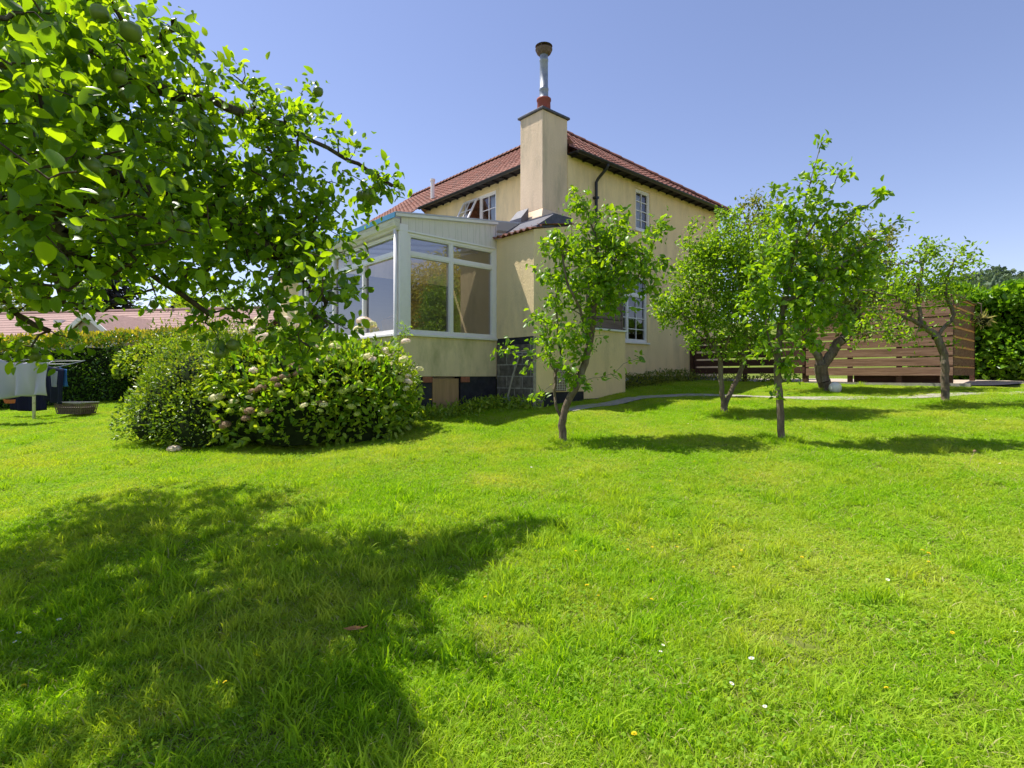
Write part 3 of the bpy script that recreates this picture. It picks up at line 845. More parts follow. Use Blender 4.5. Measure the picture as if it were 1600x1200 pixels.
mb.prism([(-1.12, 3.1), (-1.12, 3.36), (-.905, 3.60), (-.905, 3.1)], 'y', .30, .66)
mb.build('lead_flashing', M['lead'], house)
mb = MB(); mb.box(0.02, 1.0, -.22, -.004, -.12, -.015); o_ = mb.build('step_ledge', M['leadpale'], house)
o_.location = (.95, 0, 0)
mb = MB(); mb.box(.8, 1.25, -.45, -.01, -.7, -.20); mb.build('concrete_step', M['concrete'], house)

# ------------------------------------------------------------------ conservatory
cons = empty('conservatory', (*hw(-4.18, .055), CAM_H), HA, 'white framed glazed conservatory on a mossy dwarf wall at the house side', 'conservatory')
cons_off = MB()
def sh(mb):   # shift house-local coordinates to conservatory-local
    mb.v = [(a+4.18, b-.055, c) for a, b, c in mb.v]; return mb
def cbox(name, mat_, *boxes, bevel=0, parent=None):
    mb = MB()
    for b in boxes: mb.box(*b)
    return mb.build(name, M[mat_], parent or cons, bevel=bevel)
CW = 4.17   # projection from facade
CXE = 2.165 # length of end wall to the block
CL = 4.55
mbw = MB(); mbw.box(.0, CXE, 0, .22, 0.0, .70); mbw.box(.0, .22, .22, CL, 0, .70); 
cbox('end_wall', 'endwall', (0.0, CW, CL-.22, CL, 0, 2.5))
mbw.build('dwarf_wall', M['render_moss'], cons)
PX0, PX1 = .66, 1.30
cbox('plinth', 'navy', (.012, PX0, .015, .2, -1.2, -.002), (PX1, CXE, .015, .2, -1.2, -.002), (.015, .2, .2, CL-.02, -1.3, -.002))
cbox('plywood_hatch', 'ply', (PX0+.03, PX1-.03, .035, .06, -1.2, -.04))
cbox('brick', 'brickred', (PX0-.20, PX0, -.006, .012, -.11, -.004)); cbox('brick', 'brickred', (PX1, PX1+.20, -.006, .012, -.11, -.004))
cbox('floor', 'floorin', (.22, CW, .22, CL-.22, -.05, .05))
cbox('sill', 'white', (-.05, CXE-.002, -.05, .20, .702, .745), (-.05, .20, .20, CL, .702, .745), bevel=.006)
def cframe(face, *a, **k):
    return framed(cons, face, 0, *a, back=-.075, dep=.07, glass='glass_c' if face == 'R' else 'glass_l', sill=False, frame_name='glazed_frame', **k)
cframe('R', .15, CXE-.035, .746, 2.50, mull=(1.09,), trans=(2.14,), fw=.05)
cframe('L', .15, 4.2, .746, 2.50, mull=(1.38, 2.70), trans=(2.14,), fw=.05)
cbox('corner_post', 'white', (-.02, .148, -.02, .148, .746, 2.62), bevel=.008)
cbox('edge_post', 'white', (CXE-.034, CXE-.002, -.012, .10, .746, 2.95))
# top band in vertical cladding under the sloping roof
rz = lambda x: 2.78 + .116*x
mb = MB()
nb = 15
for k in range(nb):
    x0 = .02 + (CXE-.03)*k/nb; x1 = .02 + (CXE-.03)*(k+1)/nb - .0025
    d = -.012
    mb.add([(x0, d, 2.505), (x1, d, 2.505), (x1, d, rz(x1)-.05), (x0, d, rz(x0)-.05), (x0, .03, 2.505), (x1, .03, 2.505), (x1, .03, rz(x1)-.05), (x0, .03, rz(x0)-.05)],
           [(0,1,2,3),(4,7,6,5),(0,4,5,1),(1,5,6,2),(2,6,7,3),(3,7,4,0)])
mb.build('cladding', M['clad'], cons)
mb = MB(); mb.prism([(-.12, rz(-.12)-.045), (CXE-.004, rz(CXE)-.045), (CXE-.004, rz(CXE)-.0), (-.12, rz(-.12)-.0)], 'y', -.07, -.02)
mb.box(-.02, CXE-.036, -.024, -.002, 2.50, 2.53)
mb.build('verge_board', M['white'], cons)
mb = MB(); mb.prism([(-.13, rz(-.13)+.003), (CW-.01, rz(CW)+.003), (CW-.01, rz(CW)+.028), (-.13, rz(-.13)+.028)], 'y', -.085, CL+.05)
mb.build('roof_sheet', M['poly'], cons)
mb = MB(); mb.box(-.15, -.135, -.08, CL+.05, 2.69, 2.775); mb.build('blue_edging', M['blue'], cons)
mb = MB()
mb.prism([(-.02, 2.50), (-.06, 2.50), (-.075, 2.54), (-.11, 2.57), (-.125, 2.62), (-.13, 2.69), (-.02, 2.69)], 'y', -.03, CL+.05)
mb.build('fascia_gutter', M['cream_wood'], cons)
mb = MB(); mb.tube([(-.055, .06, 2.52), (-.055, .06, 0.72), (-.055, .06, -.5)], .032, 10); mb.build('downpipe', M['white'], cons, smooth=True)
mb = MB()
for k in range(1, 7): mb.prism([(-.0, rz(0)-.04), (CW-.02, rz(CW)-.04), (CW-.02, rz(CW)-.0), (0, rz(0)-.0)], 'y', k*.62-.02, k*.62+.02)
mb.build('rafters', M['white'], cons)
# white inner door frame seen through the glass
cbox('inner_door', 'white', (CW-.09, CW-.02, 1.2, 1.28, .05, 2.1), (CW-.09, CW-.02, 2.1, 2.18, .05, 2.1), (CW-.09, CW-.02, 1.28, 2.1, 2.02, 2.1))
# things inside
o = empty('leaning_board', (*hw(-4.18+.50, .055+.62), CAM_H+.05), HA, 'brown wooden board leaning inside the conservatory window', 'board')
mb = MB(); mb.add([(0,.0,0),(.03,.0,0),(.03,.55,0),(0,.55,0),(-.22,.0,1.12),(-.19,.0,1.12),(-.19,.55,1.0),(-.22,.55,1.0)], [(0,3,2,1),(4,5,6,7),(0,1,5,4),(1,2,6,5),(2,3,7,6),(3,0,4,7)])
mb.build('panel', M['orange'], o)
mb = MB()
mb.prism([(-.23, 1.02), (-.18, 1.03), (-.18, 1.05), (-.23, 1.045)], 'y', .1, .45); mb.build('edge_strip', M['ply'], o)

# ------------------------------------------------------------------ fences
def wood_board(parent, mat_, x0, x1, y0, y1, z0, z1, nm='board'):
    mb = MB(); j = [random.uniform(-.006, .006) for _ in range(4)]
    mb.box(x0, x1, y0, y1, z0, z1)
    mb.v = [(a + random.uniform(-.002, .002), b, c + random.uniform(-.005, .005)) for a, b, c in mb.v]
    return mb.build(nm, M[mat_], parent)
fx = 5.13
fen = empty('low_fence', (*hw(fx, -.05), CAM_H-.1), HA, 'low dark slatted timber fence joining the right end of the house', 'fence')
for k in range(5):
    z = .17 + k*.205
    wood_board(fen, 'board_dark', -.012, .012, -3.0, -.08, z, z+.158)  # darker copy of the screen boards, house shade put into the colour
for y in (-.04, -1.5, -2.98):
    mb = MB(); mb.box(.014, .10, y-.045, y+.045, -.6, 1.22); mb.build('post', M['board_dark'], fen)
mb = MB(); mb.box(-.06, .0, -.045, .03, -.2, 1.22); mb.build('post', M['board_dark'], fen)
tall = empty('timber_screen', (*hw(fx, -3.06), CAM_H-.12), HA, 'tall slatted brown timber screen with a return panel at its right end', 'fence')
TL = 2.84
for k in range(8):
    z = .14 + k*.205
    wood_board(tall, 'board', -.014, .012, -TL+.002, -.02, z, z+.172)
for y in (-.0, -.95, -1.9, -TL+.06):
    mb = MB(); mb.box(.016, .105, y-.045, y+.045, -.6, 1.78); mb.build('post', M['board_dark'], tall)
for k in range(8):
    z = .14 + k*.205; mb = MB(); mb.box(.12, 2.3, -TL+.004, -TL+.024, z, z+.160); mb.build('return_board', M['board'], tall)
    mb = MB(); mb.box(.13, 2.28, -TL-.006, -TL+.05, z+.162, z+.190); mb.build('edge_strip', M['orange'], tall)  # orange strip puts the sunlight along the board edge into colour
mb = MB(); mb.box(2.3, 2.39, -TL, -TL+.09, -.6, 1.78); mb.build('post', M['board_dark'], tall)
mb = MB(); mb.box(-.03, .05, -TL-.03, -.0, 1.775, 1.80); mb.box(.05, 2.42, -TL-.03, -TL+.07, 1.775, 1.80); mb.build('capping', M['board'], tall)
kb = MB()
kx = smooth_poly([hw(fx-.12, -3.2), hw(fx-.12, -6.2)], 8)
for a, b in zip(kx[:-1], kx[1:]):
    pass
p0 = hw(fx-.16, -3.1)
kerb = empty('concrete_kerb', (*p0, CAM_H-.20), HA)
kb.box(0, .10, -3.1, 0, -.25, .06); ko = kb.build('kerb', M['concrete'], None); bpy.data.objects.remove(kerb)
ko.location = (*p0, CAM_H-.20); ko.rotation_euler = (0, 0, HA); ko.name = 'kerb'
tag(ko, 'straight concrete kerb under the tall timber screen', 'kerb')
# dark frame and fill added in place of the shadow behind the kerb
bb = empty('shadow_beam', (*hw(fx+.35, -4.0), CAM_H-.25), HA, 'dark timber shadow stand-in seen under the screen boards', 'shadow stand-in')
mb = MB(); mb.box(0, .05, -1.6, 0, 0, .36); mb.box(.05, 1.0, -1.6, -1.55, 0, .36); mb.box(.05, 1.0, -.05, 0, 0, .36); mb.box(1.0, 1.05, -1.6, 0, 0, .36)
mb.build('frame', M['board_dark'], bb)
mb = MB(); mb.box(.05, 1.0, -1.55, -.05, 0, .30); mb.build('soil', M['core'], bb)  # dark fill, part of the added shadow stand-in
# hanging basket with dried plant
hb = empty('hanging_basket', (*(hw(fx+2.05, -3.06-TL-.16)), CAM_H+1.28), 0, 'dried out hanging basket fixed to the screen corner', 'hanging basket')
mb = MB(); mb.lathe([(.0,-.15),(.07,-.13),(.13,-.06),(.155,.02),(.165,.02),(.14,-.07),(.08,-.14)], 0, 0, 16); mb.build('bowl', M['core'], hb)
n = 260; g = np.random.default_rng(3)
D = unit(g.normal(size=(n,3))*.7 + np.array([0,0,-.1])); P = g.normal(size=(n,3))*[.07,.07,.03]
link_mesh('plant', leaf_mesh('plant', P, D, g.uniform(.07,.2,n), .18, [M['straw']], seed=4, droop=.3), hb)
mb = MB(); mb.tube([(0,0,.02),(0,.0,.36),(0,.10,.40)], .008, 6); mb.build('bracket', M['rust'], hb)

# ------------------------------------------------------------------ small garden things
gz = lambda x, y: float(ground(x, y))
sp_ = hw(X0-.16, -.55)
s_o = empty('garden_spade', (sp_[0], sp_[1], gz(*sp_)), HA, 'grey weathered garden spade leaning on the bare blockwork', 'spade')
mb = MB(); mb.tube([(0, .10, .18), (.06, .02, .6), (.13, -.10, 1.0)], [.019,.017,.017], 8); mb.build('shaft', M['concrete'], s_o)
mb = MB(); mb.tube([(.13, -.16, 1.0), (.13, -.04, 1.0)], .018, 8); mb.build('handle', M['concrete'], s_o)
mb = MB(); mb.add([(-.02,.02,-.05),(-.02,.20,-.05),(.0,.21,.22),(.0,.01,.22),(-.005,.02,-.05),(-.005,.20,-.05),(.015,.21,.22),(.015,.01,.22)],[(0,1,2,3),(7,6,5,4),(0,4,5,1),(1,5,6,2),(2,6,7,3),(3,7,4,0)]); mb.build('blade', M['leadpale'], s_o)
# white ball by the fourth tree
x_, y_ = (1305-800)/F*11.0, 11.0
bl = MB(); bl.lathe([(.115*math.sin(t), -.115*math.cos(t)) for t in np.linspace(0, math.pi, 14)], 0, 0, 20)
bo = bl.build('ball', M['white_paint'], None, smooth=True, loc=(x_, y_, gz(x_, y_)+.10))
tag(bo, 'white ball lying in the grass beside the thick leaning trunk', 'ball')

# rotary washing line --------------------------------------------------
wx, wy = -10.1, 11.75
wz = gz(wx, wy)
air = empty('rotary_airer', (wx, wy, wz), 0, 'rotary washing line on a pole at the left of the lawn', 'washing line')
mb = MB(); mb.tube([(0,0,-.1),(0,0,1.12)], .03, 10); mb.build('pole', M['cream_wood'], air, smooth=True)
for k in range(4):
    a = R(20+90*k); mb = MB(); mb.tube([(0,0,1.0),(.9*math.cos(a),.9*math.sin(a),1.27)], .009, 6); mb.build('arm', M['steel'], air)
mb = MB()
for rr in (.4, .65, .88):
    pts = [(rr*math.cos(R(20+90*k)), rr*math.sin(R(20+90*k)), 1.0+.27*rr/.9) for k in range(5)]
    mb.tube(pts, .003, 4)
mb.build('lines', M['white'], air)
def hung(name, p0, p1, drop, m_, label, cat, fold=.05, nf=7, sag=.05, taper=.0, n=60, mrows=16, hem=None, sag2=.0):
    p0 = np.array(p0); p1 = np.array(p1); d = (p1-p0)[:2]; L = np.linalg.norm(d); nx_, ny_ = -d[1]/L, d[0]/L
    Vv = []; g_ = np.random.default_rng(len(label))
    ph = g_.uniform(0, 6, 4)
    for r_ in range(mrows+1):
        t = r_/mrows
        for k in range(n+1):
            s = k/n
            x = p0 + (p1-p0)*(.5+(s-.5)*(1-taper*t))
            top = -sag*math.sin(math.pi*s) - sag2*abs(math.sin(2*math.pi*s+.6))*(1-t*.6)
            dd = fold*(.15+.95*t)*((1-abs(math.sin(s*nf*1.6+ph[0]+(s-.5)*t*1.8)))*1.5+.5*math.sin(s*nf*4.1+ph[1]-t*1.5))
            hm = (hem(s) if hem else 1.0)
            Vv.append((x[0]+nx_*dd, x[1]+ny_*dd, x[2]+top-drop*hm*t))
    Fa = []
    for r_ in range(mrows):
        for k in range(n): Fa += [r_*(n+1)+k, r_*(n+1)+k+1, (r_+1)*(n+1)+k+1, (r_+1)*(n+1)+k]
    o = link_mesh(name, np_mesh(name, Vv, Fa, np.full(len(Fa)//4, 4), [m_], smooth=True))
    so = o.modifiers.new('thickness', 'SOLIDIFY'); so.thickness = .004
    return tag(o, label, cat)
sheetm = cloth_mat('grey_white_cotton', (0.50, 0.49, 0.55), .08)
hung('bed_sheet', at(-75, 553, 11.0), at(77, 560, 11.0), .86, sheetm, 'pale grey bed sheet hanging on the rotary washing line', 'bed sheet', .13, 8, .0, hem=lambda s: .93+.09*math.sin(s*5+.5)+.03*math.sin(s*17), sag2=.13, taper=.12, n=120)
hung('dark_trousers', at(62, 566, 11.7), at(100, 576, 11.4), .75, cloth_mat('navy_denim', (.02, .024, .05), .05), 'navy trousers hanging behind the pale bed sheet', 'trousers', .03, 4, .03, .25)
hung('dark_blanket', at(15, 575, 12.2), at(72, 575, 12.2), .92, cloth_mat('dark_blue', (.015, .017, .045), .05), 'dark blue cloth hanging lowest behind the bed sheet', 'cloth', .04, 5, .03)
hung('blue_shirt', at(93, 574, 11.5), at(105, 577, 11.4), .36, cloth_mat('bright_blue', (.05, .16, .42), .1), 'small bright blue and white shirt at the right end of the washing', 'shirt', .03, 5, .01, .2)
hung('patterned_top', at(78, 578, 11.2), at(90, 580, 11.2), .32, cloth_mat('pale_floral', (.42, .44, .52), .1), 'pale patterned top hanging beside the bed sheet edge', 'top', .02, 4, .01, .35)
hung('orange_cloth', at(5, 624, 12.0), at(24, 624, 12.0), .08, cloth_mat('orange', (.5, .16, .06), .1), 'orange cloth showing just below the bed sheet', 'cloth', .02, 4, .01)
# laundry basket
bx_, by_ = -9.2, 11.75
lb_ = empty('laundry_basket', (bx_, by_, gz(bx_, by_)+.06), R(-6), 'brown plastic laundry basket left on the lawn by the washing', 'laundry basket')
mb = MB()
bw, bd, bh = .31, .21, .24
def ring_box(z0, z1, s0, s1, th=.012):
    for (x0, x1, y0_, y1_) in ((-1,1,-1,-1),(-1,1,1,1),(-1,-1,-1,1),(1,1,-1,1)):
        pass
for (z0, z1) in ((0,.03),(.085,.10),(.15,.165),(.205,.235)):
    s = .86 + .14*z0/bh
    mb.box(-bw*s, bw*s, -bd*s, -bd*s+.010, z0, z1); mb.box(-bw*s, bw*s, bd*s-.010, bd*s, z0, z1)
    mb.box(-bw*s, -bw*s+.010, -bd*s+.010, bd*s-.010, z0, z1); mb.box(bw*s-.010, bw*s, -bd*s+.010, bd*s-.010, z0, z1)
frus(mb, (-bw*.80, bw*.80, -bd*.80, bd*.80), .0, (-bw*.90, bw*.90, -bd*.90, bd*.90), .14)
for k in range(15):
    t = -1 + 2*k/14
    for sy in (-1, 1): mb.tube([(bw*.86*t, sy*bd*.85, .0), (bw*t, sy*bd*.985, .21)], .013, 4)
for k in range(9):
    t = -1 + 2*k/8
    for sx in (-1, 1): mb.tube([(sx*bw*.85, bd*.86*t, 0), (sx*bw*.985, bd*t, .21)], .013, 4)
mb.build('body', plain('grey_brown_plastic', (.16, .11, .09), .5, .4, .1), lb_)
mb = MB(); mb.box(-bw*.86, bw*.86, -bd*.86, bd*.86, .0, .012); mb.build('bottom', M['rust'], lb_)
mb = MB(); mb.box(-bw-.015, bw+.015, -bd-.015, -bd+.006, .232, .248); mb.box(-bw-.015, bw+.015, bd-.006, bd+.015, .232, .248); mb.box(-bw-.015, -bw+.006, -bd+.006, bd-.006, .232, .248); mb.box(bw-.006, bw+.015, -bd+.006, bd-.006, .232, .248)
mb.build('rim', M['leadpale'], lb_)

# ------------------------------------------------------------------ fruit trees
def base_at(u, v):
    k = (v-588)/F; r = (u-800)/F
    y = 1.5/(k+.085+.04*r)
    for _ in range(8):
        y = y + (CAM_H - gz(r*y, y) - k*y)/(k+.09)
    return np.array([r*y, y, gz(r*y, y)])
FG = 'young fruit trees on the lawn'
b1 = base_at(880, 692); Y1 = b1[1]
T = lambda u, v, Y: at(u, v, Y)
make_tree('fruit_tree', 'nearest fruit tree, forked low, in front of the porch wall', 'fruit tree', b1,
  [[b1, T(879,655,Y1), T(888,628,Y1), T(906,590,Y1), T(920,540,Y1), T(928,480,Y1), T(934,420,Y1), T(930,370,Y1), T(912,320,Y1)],
   [T(880,660,Y1), T(868,630,Y1+.04), T(867,590,Y1+.1), T(876,560,Y1+.15), T(872,520,Y1+.2), T(868,470,Y1+.2)],
   [T(930,440,Y1), T(950,410,Y1-.1), T(985,395,Y1-.15), T(1010,400,Y1-.1)],
   [T(920,530,Y1), T(905,480,Y1-.2), T(885,440,Y1-.3), T(880,400,Y1-.3)]],
  [pblob(905,318,Y1,26,1.6), pblob(885,385,Y1-.2,42,1.1), pblob(950,370,Y1,48,1.1), pblob(1000,425,Y1,40,1.1), pblob(985,395,Y1-.3,36), pblob(932,430,Y1,62), pblob(868,465,Y1+.1,44),
   pblob(862,540,Y1-.1,38), pblob(910,525,Y1-.2,38), pblob(950,450,Y1,40,.9), pblob(990,475,Y1-.1,14,1.2), pblob(905,590,Y1-.1,26,.8), pblob(880,575,Y1-.3,26,.8), pblob(1022,355,Y1,24,1.8), pblob(1035,420,Y1,14,2), pblob(838,500,Y1,16,1.5), pblob(845,380,Y1-.1,16,1.3), pblob(960,325,Y1,14,2), pblob(1025,470,Y1,14,2), pblob(830,575,Y1,16,1.2),
   pblob(800,545,Y1-.2,13,2.5), pblob(775,548,Y1-.2,6,6), pblob(1000,560,Y1-.1,9,3), pblob(830,420,Y1,14,1.4), pblob(835,620,Y1,10,3), pblob(890,295,Y1,8,8), pblob(915,610,Y1-.3,12,1.5), pblob(955,590,Y1-.2,12,1.5)],
  195, 'plum_leaf', .092, 10, 11, base_r=.052, wr=.58, gravity=.25, spread=.09, group=FG, fine=True)
b2 = base_at(1133, 645); Y2 = b2[1]
make_tree('fruit_tree', 'dense small leaved fruit tree with several pale stems near the house end', 'fruit tree', b2,
  [[b2, T(1127,605,Y2), T(1126,570,Y2), T(1118,545,Y2), T(1100,515,Y2), T(1095,470,Y2), T(1105,420,Y2), T(1125,370,Y2)],
   [T(1131,635,Y2), T(1146,605,Y2+.05), T(1158,575,Y2+.1), T(1165,520,Y2+.1), T(1160,450,Y2+.1), T(1150,390,Y2)],
   [T(1118,548,Y2), T(1090,520,Y2-.1), T(1065,490,Y2-.1)], [T(1126,570,Y2), T(1140,520,Y2-.2), T(1145,470,Y2-.2)]],
  [pblob(1138,345,Y2,24,1.6), pblob(1120,385,Y2,42,1.1), pblob(1090,395,Y2,34,1.1), pblob(1155,415,Y2,60), pblob(1100,450,Y2,50), pblob(1048,478,Y2,30,1.3), pblob(1035,500,Y2,16,1.4), pblob(1105,510,Y2-.1,44,.9),
   pblob(1165,480,Y2,56), pblob(1190,410,Y2+.2,46), pblob(1150,545,Y2,30,1), pblob(1190,535,Y2+.1,26), pblob(1060,410,Y2,16), pblob(1075,490,Y2,30), pblob(1068,380,Y2,12,1.5), pblob(1030,470,Y2,12,2), pblob(1200,350,Y2+.2,26,1), pblob(1085,350,Y2,14,1.5)],
  230, 'pear_leaf', .064, 17, 22, base_r=.055, wr=.62, spread=.12, group=FG)
b3 = base_at(1221, 690); Y3 = b3[1]
make_tree('fruit_tree', 'tallest slim fruit tree with long leafy shoots against the sky', 'fruit tree', b3,
  [[b3, T(1219,650,Y3), T(1217,610,Y3), T(1214,570,Y3), T(1219,520,Y3), T(1228,460,Y3), T(1240,400,Y3), T(1252,340,Y3), T(1270,270,Y3), T(1284,222,Y3)],
   [T(1214,570,Y3), T(1205,540,Y3-.1), T(1195,500,Y3-.1)], [T(1230,455,Y3), T(1262,420,Y3), T(1300,370,Y3), T(1350,325,Y3), T(1388,297,Y3)],
   [T(1245,390,Y3), T(1285,330,Y3+.1), T(1312,265,Y3+.1)], [T(1228,470,Y3), T(1270,450,Y3-.2), T(1330,400,Y3-.2), T(1400,348,Y3-.1)]],
  [pblob(1284,225,Y3,7,14), pblob(1275,250,Y3,9,8), pblob(1265,285,Y3,16,3), pblob(1312,262,Y3+.1,8,8), pblob(1250,325,Y3,34,1.2), pblob(1222,345,Y3,28,1.2), pblob(1285,310,Y3,22,1.4), pblob(1300,355,Y3,40), pblob(1240,400,Y3,55), pblob(1295,420,Y3,58), pblob(1205,430,Y3,40), pblob(1340,410,Y3-.1,42),
   pblob(1250,470,Y3-.1,56), pblob(1185,480,Y3,38), pblob(1310,480,Y3,42), pblob(1230,530,Y3-.1,42,.9), pblob(1185,540,Y3,24), pblob(1275,535,Y3,26), pblob(1378,300,Y3,11,7), pblob(1330,275,Y3,8,5), pblob(1330,370,Y3,22,1.6), pblob(1360,400,Y3,24,1.3), pblob(1400,430,Y3,12,1.5), pblob(1345,330,Y3,11,4), pblob(1408,345,Y3-.1,11,5), pblob(1375,355,Y3-.1,12,3), pblob(1365,440,Y3,16,1), pblob(1170,420,Y3,12,2), pblob(1235,585,Y3-.1,10,2), pblob(1205,265+30,Y3,6,6), pblob(1205,612,Y3-.1,6,6)],
  205, 'plum_leaf', .090, 10, 33, base_r=.042, wr=.62, spread=.09, gravity=.10, group=FG, fine=True)
b4 = base_at(1290, 611); Y4 = b4[1]
make_tree('fruit_tree', 'old fruit tree with the thickest leaning trunk before the timber screen', 'fruit tree', b4,
  [[b4, T(1284,580,Y4), T(1277,550,Y4), T(1264,528,Y4), T(1250,500,Y4), T(1240,460,Y4)],
   [T(1288,575,Y4), T(1300,552,Y4), T(1310,535,Y4), T(1330,515,Y4-.1), T(1340,480,Y4-.1), T(1350,430,Y4), T(1370,380,Y4)]],
  [pblob(1345,445,Y4,56), pblob(1378,385,Y4,32,1.1), pblob(1395,360,Y4,20,1.1), pblob(1300,470,Y4,50), pblob(1255,505,Y4,34), pblob(1335,500,Y4,34), pblob(1380,440,Y4,34), pblob(1190,340,Y4+.4,40), pblob(1240,400,Y4+.2,60), pblob(1155,380,Y4+.3,30), pblob(1310,385,Y4,50), pblob(1180,470,Y4+.2,40,.8)],
  70, 'olive_leaf', .085, 17, 44, base_r=.125, wr=.6, spread=.16, group=FG, barkm='bark')
b5 = base_at(1475, 631); Y5 = b5[1]
make_tree('fruit_tree', 'sparse wide fruit tree with a curved grey trunk, rightmost on the lawn', 'fruit tree', b5,
  [[b5, T(1477,600,Y5), T(1477,570,Y5), T(1470,540,Y5), T(1461,522,Y5)],
   [T(1461,522,Y5), T(1440,507,Y5), T(1412,495,Y5-.1), T(1380,480,Y5-.2), T(1345,482,Y5-.2)],
   [T(1463,525,Y5), T(1478,510,Y5), T(1490,492,Y5), T(1482,470,Y5), T(1478,440,Y5), T(1495,400,Y5)],
   [T(1440,507,Y5), T(1435,470,Y5+.1), T(1440,420,Y5+.1), T(1450,385,Y5+.1)],
   [T(1412,495,Y5-.1), T(1395,515,Y5-.2), T(1350,520,Y5-.2)]],
  [pblob(1455,395,Y5,30,1), pblob(1440,430,Y5,42,.9), pblob(1500,415,Y5,34,.9), pblob(1525,388,Y5,12,2.2), pblob(1400,455,Y5,40,.9), pblob(1385,490,Y5-.1,38,.9), pblob(1395,520,Y5-.2,26,1.2), pblob(1340,520,Y5-.2,22,1.2),
   pblob(1475,455,Y5,40,.8), pblob(1500,500,Y5,20,.9), pblob(1440,530,Y5-.1,20,1), pblob(1450,375,Y5,9,3), pblob(1415,400,Y5,22,1), pblob(1360,450,Y5+.1,28), pblob(1490,540,Y5,9,2), pblob(1380,410,Y5+.2,22,.8), pblob(1540,410,Y5,8,2)],
  150, 'pear_leaf', .075, 12, 55, base_r=.06, wr=.55, spread=.12, group=FG)

# ------------------------------------------------------------------ apple tree (trunk just out of frame)
ab = np.array([-4.7, 3.7, gz(-4.7, 3.7)])
A_ = lambda u, v, Y: at(u, v, Y)
ablobs = [pblob(70,50,2.6,140,1.4), pblob(160,60,2.9,60), pblob(270,25,3.2,38,1.2), pblob(295,75,3.3,26,1.2), pblob(190,190,2.9,110), pblob(60,240,2.4,130), pblob(90,290,1.7,60,1.2), pblob(205,330,3.3,115),
   pblob(300,190,3.7,70,1.5), pblob(320,270,3.9,95,1.5), pblob(400,135,4.3,38,1.1), pblob(430,210,4.4,70,1.6), pblob(425,330,4.2,95,1.6), pblob(495,200,4.7,32,1.2), pblob(350,410,3.9,80,1.5), pblob(470,410,4.2,64,1.8), pblob(520,310,4.5,34,2),
   pblob(500,480,4.0,42,2.2), pblob(490,545,3.9,20,1.4), pblob(420,480,3.9,46,2), pblob(240,405,3.5,55), pblob(40,400,3.0,80), pblob(30,480,3.4,50), pblob(60,545,3.6,22,1.3), pblob(95,535,3.6,20,1.4), pblob(450,515,3.9,34,2), pblob(478,565,3.8,20,2.4), pblob(400,495,3.9,34,1.6), pblob(560,400,4.5,16,2), pblob(300,490,3.7,34), pblob(340,520,3.8,20,1.2),
   pblob(560,250,4.8,24,2.0), pblob(598,275,4.8,18,3), pblob(620,300,4.8,12,5), pblob(585,300,4.8,12,3), pblob(470,150,4.6,26,1.3), pblob(540,215,4.7,18,1.4), pblob(545,520,4.0,12,3), pblob(555,460,4.1,14,3), pblob(25,540,3.6,26,1.2), pblob(572,330,4.8,14,2), pblob(540,370,4.6,16,1.2), pblob(530,430,4.3,26,2), pblob(300,120,3.6,24), pblob(360,110,4.0,20,1.4),
   pblob(170,385,3.4,60), pblob(0,330,2.2,110), pblob(20,150,2.0,110)]
ablobs += [((-3.6, 3.0, 2.6), (1.2, 1.2, .9), .28), ((-4.6, 4.2, 3.4), (1.5, 1.5, 1.1), .28), ((-4.1, 4.8, 3.7), (1.1, 1.1, .8), .28), ((-2.7, 2.4, 3.3), (.8, .9, .5), .4), ((-3.2, 1.7, 2.6), (.9, .8, .6), .33), ((-4.2, 5.4, 2.9), (1.3, 1.0, .9), .28),
   ((-2.75, 3.5, 3.6), (.7, .8, .5), .8), ((-1.75, 1.45, 2.55), (.45, .5, .35)), ((-5.2, 2.4, 2.7), (1.3, 1.2, 1.0), .28), ((-2.6, 4.4, 2.75), (.6, .6, .35), 1.3), pblob(500,415,3.0,48,1.5), pblob(300,350,2.7,60,1.4), pblob(590,290,4.7,24,2.2), pblob(540,275,4.6,24,1.8), ((-2.3, 1.0, 2.3), (.6, .5, .4), .6)]
aroot, apos, atips = make_tree('apple_tree', 'large apple tree whose fruiting branches fill the upper left', 'apple tree', ab,
  [[ab, ab+[0.05,.0,.7], ab+[.15,-.05,1.3], ab+[.35,-.1,1.9], ab+[.5,.1,2.5]],
   [ab+[.15,-.05,1.3], A_(-120,330,3.3), A_(60,330,3.3), A_(200,290,3.5), A_(330,330,3.9), A_(440,400,4.2), A_(500,470,4.1)],
   [ab+[.3,-.1,1.7], A_(-150,150,3.3), A_(60,120,3.4), A_(190,130,3.5), A_(300,150,3.8), A_(400,180,4.3), A_(490,220,4.6), A_(560,260,4.8), A_(610,290,4.8)],
   [A_(190,130,3.5), A_(240,80,3.4), A_(280,40,3.3)],
   [A_(60,330,3.3), A_(120,400,3.4), A_(220,425,3.6), A_(330,490,3.8)],
   [ab+[.15,-.05,1.3], A_(-150,420,3.3), A_(-20,450,3.4), A_(70,520,3.6)],
   [ab+[.35,-.1,1.9], np.array([-3.4,3.6,3.2]), np.array([-2.4,3.6,3.6])],
   [ab+[.3,-.1,1.6], np.array([-3.6,2.6,2.4]), np.array([-2.6,2.0,2.7])]],
  ablobs, 118, 'apple_leaf', .084, 16, 71, barkm='bark_dark', base_r=.17, wr=.60, spread=.13, gravity=.22, tip_r=.0032, fine=True)
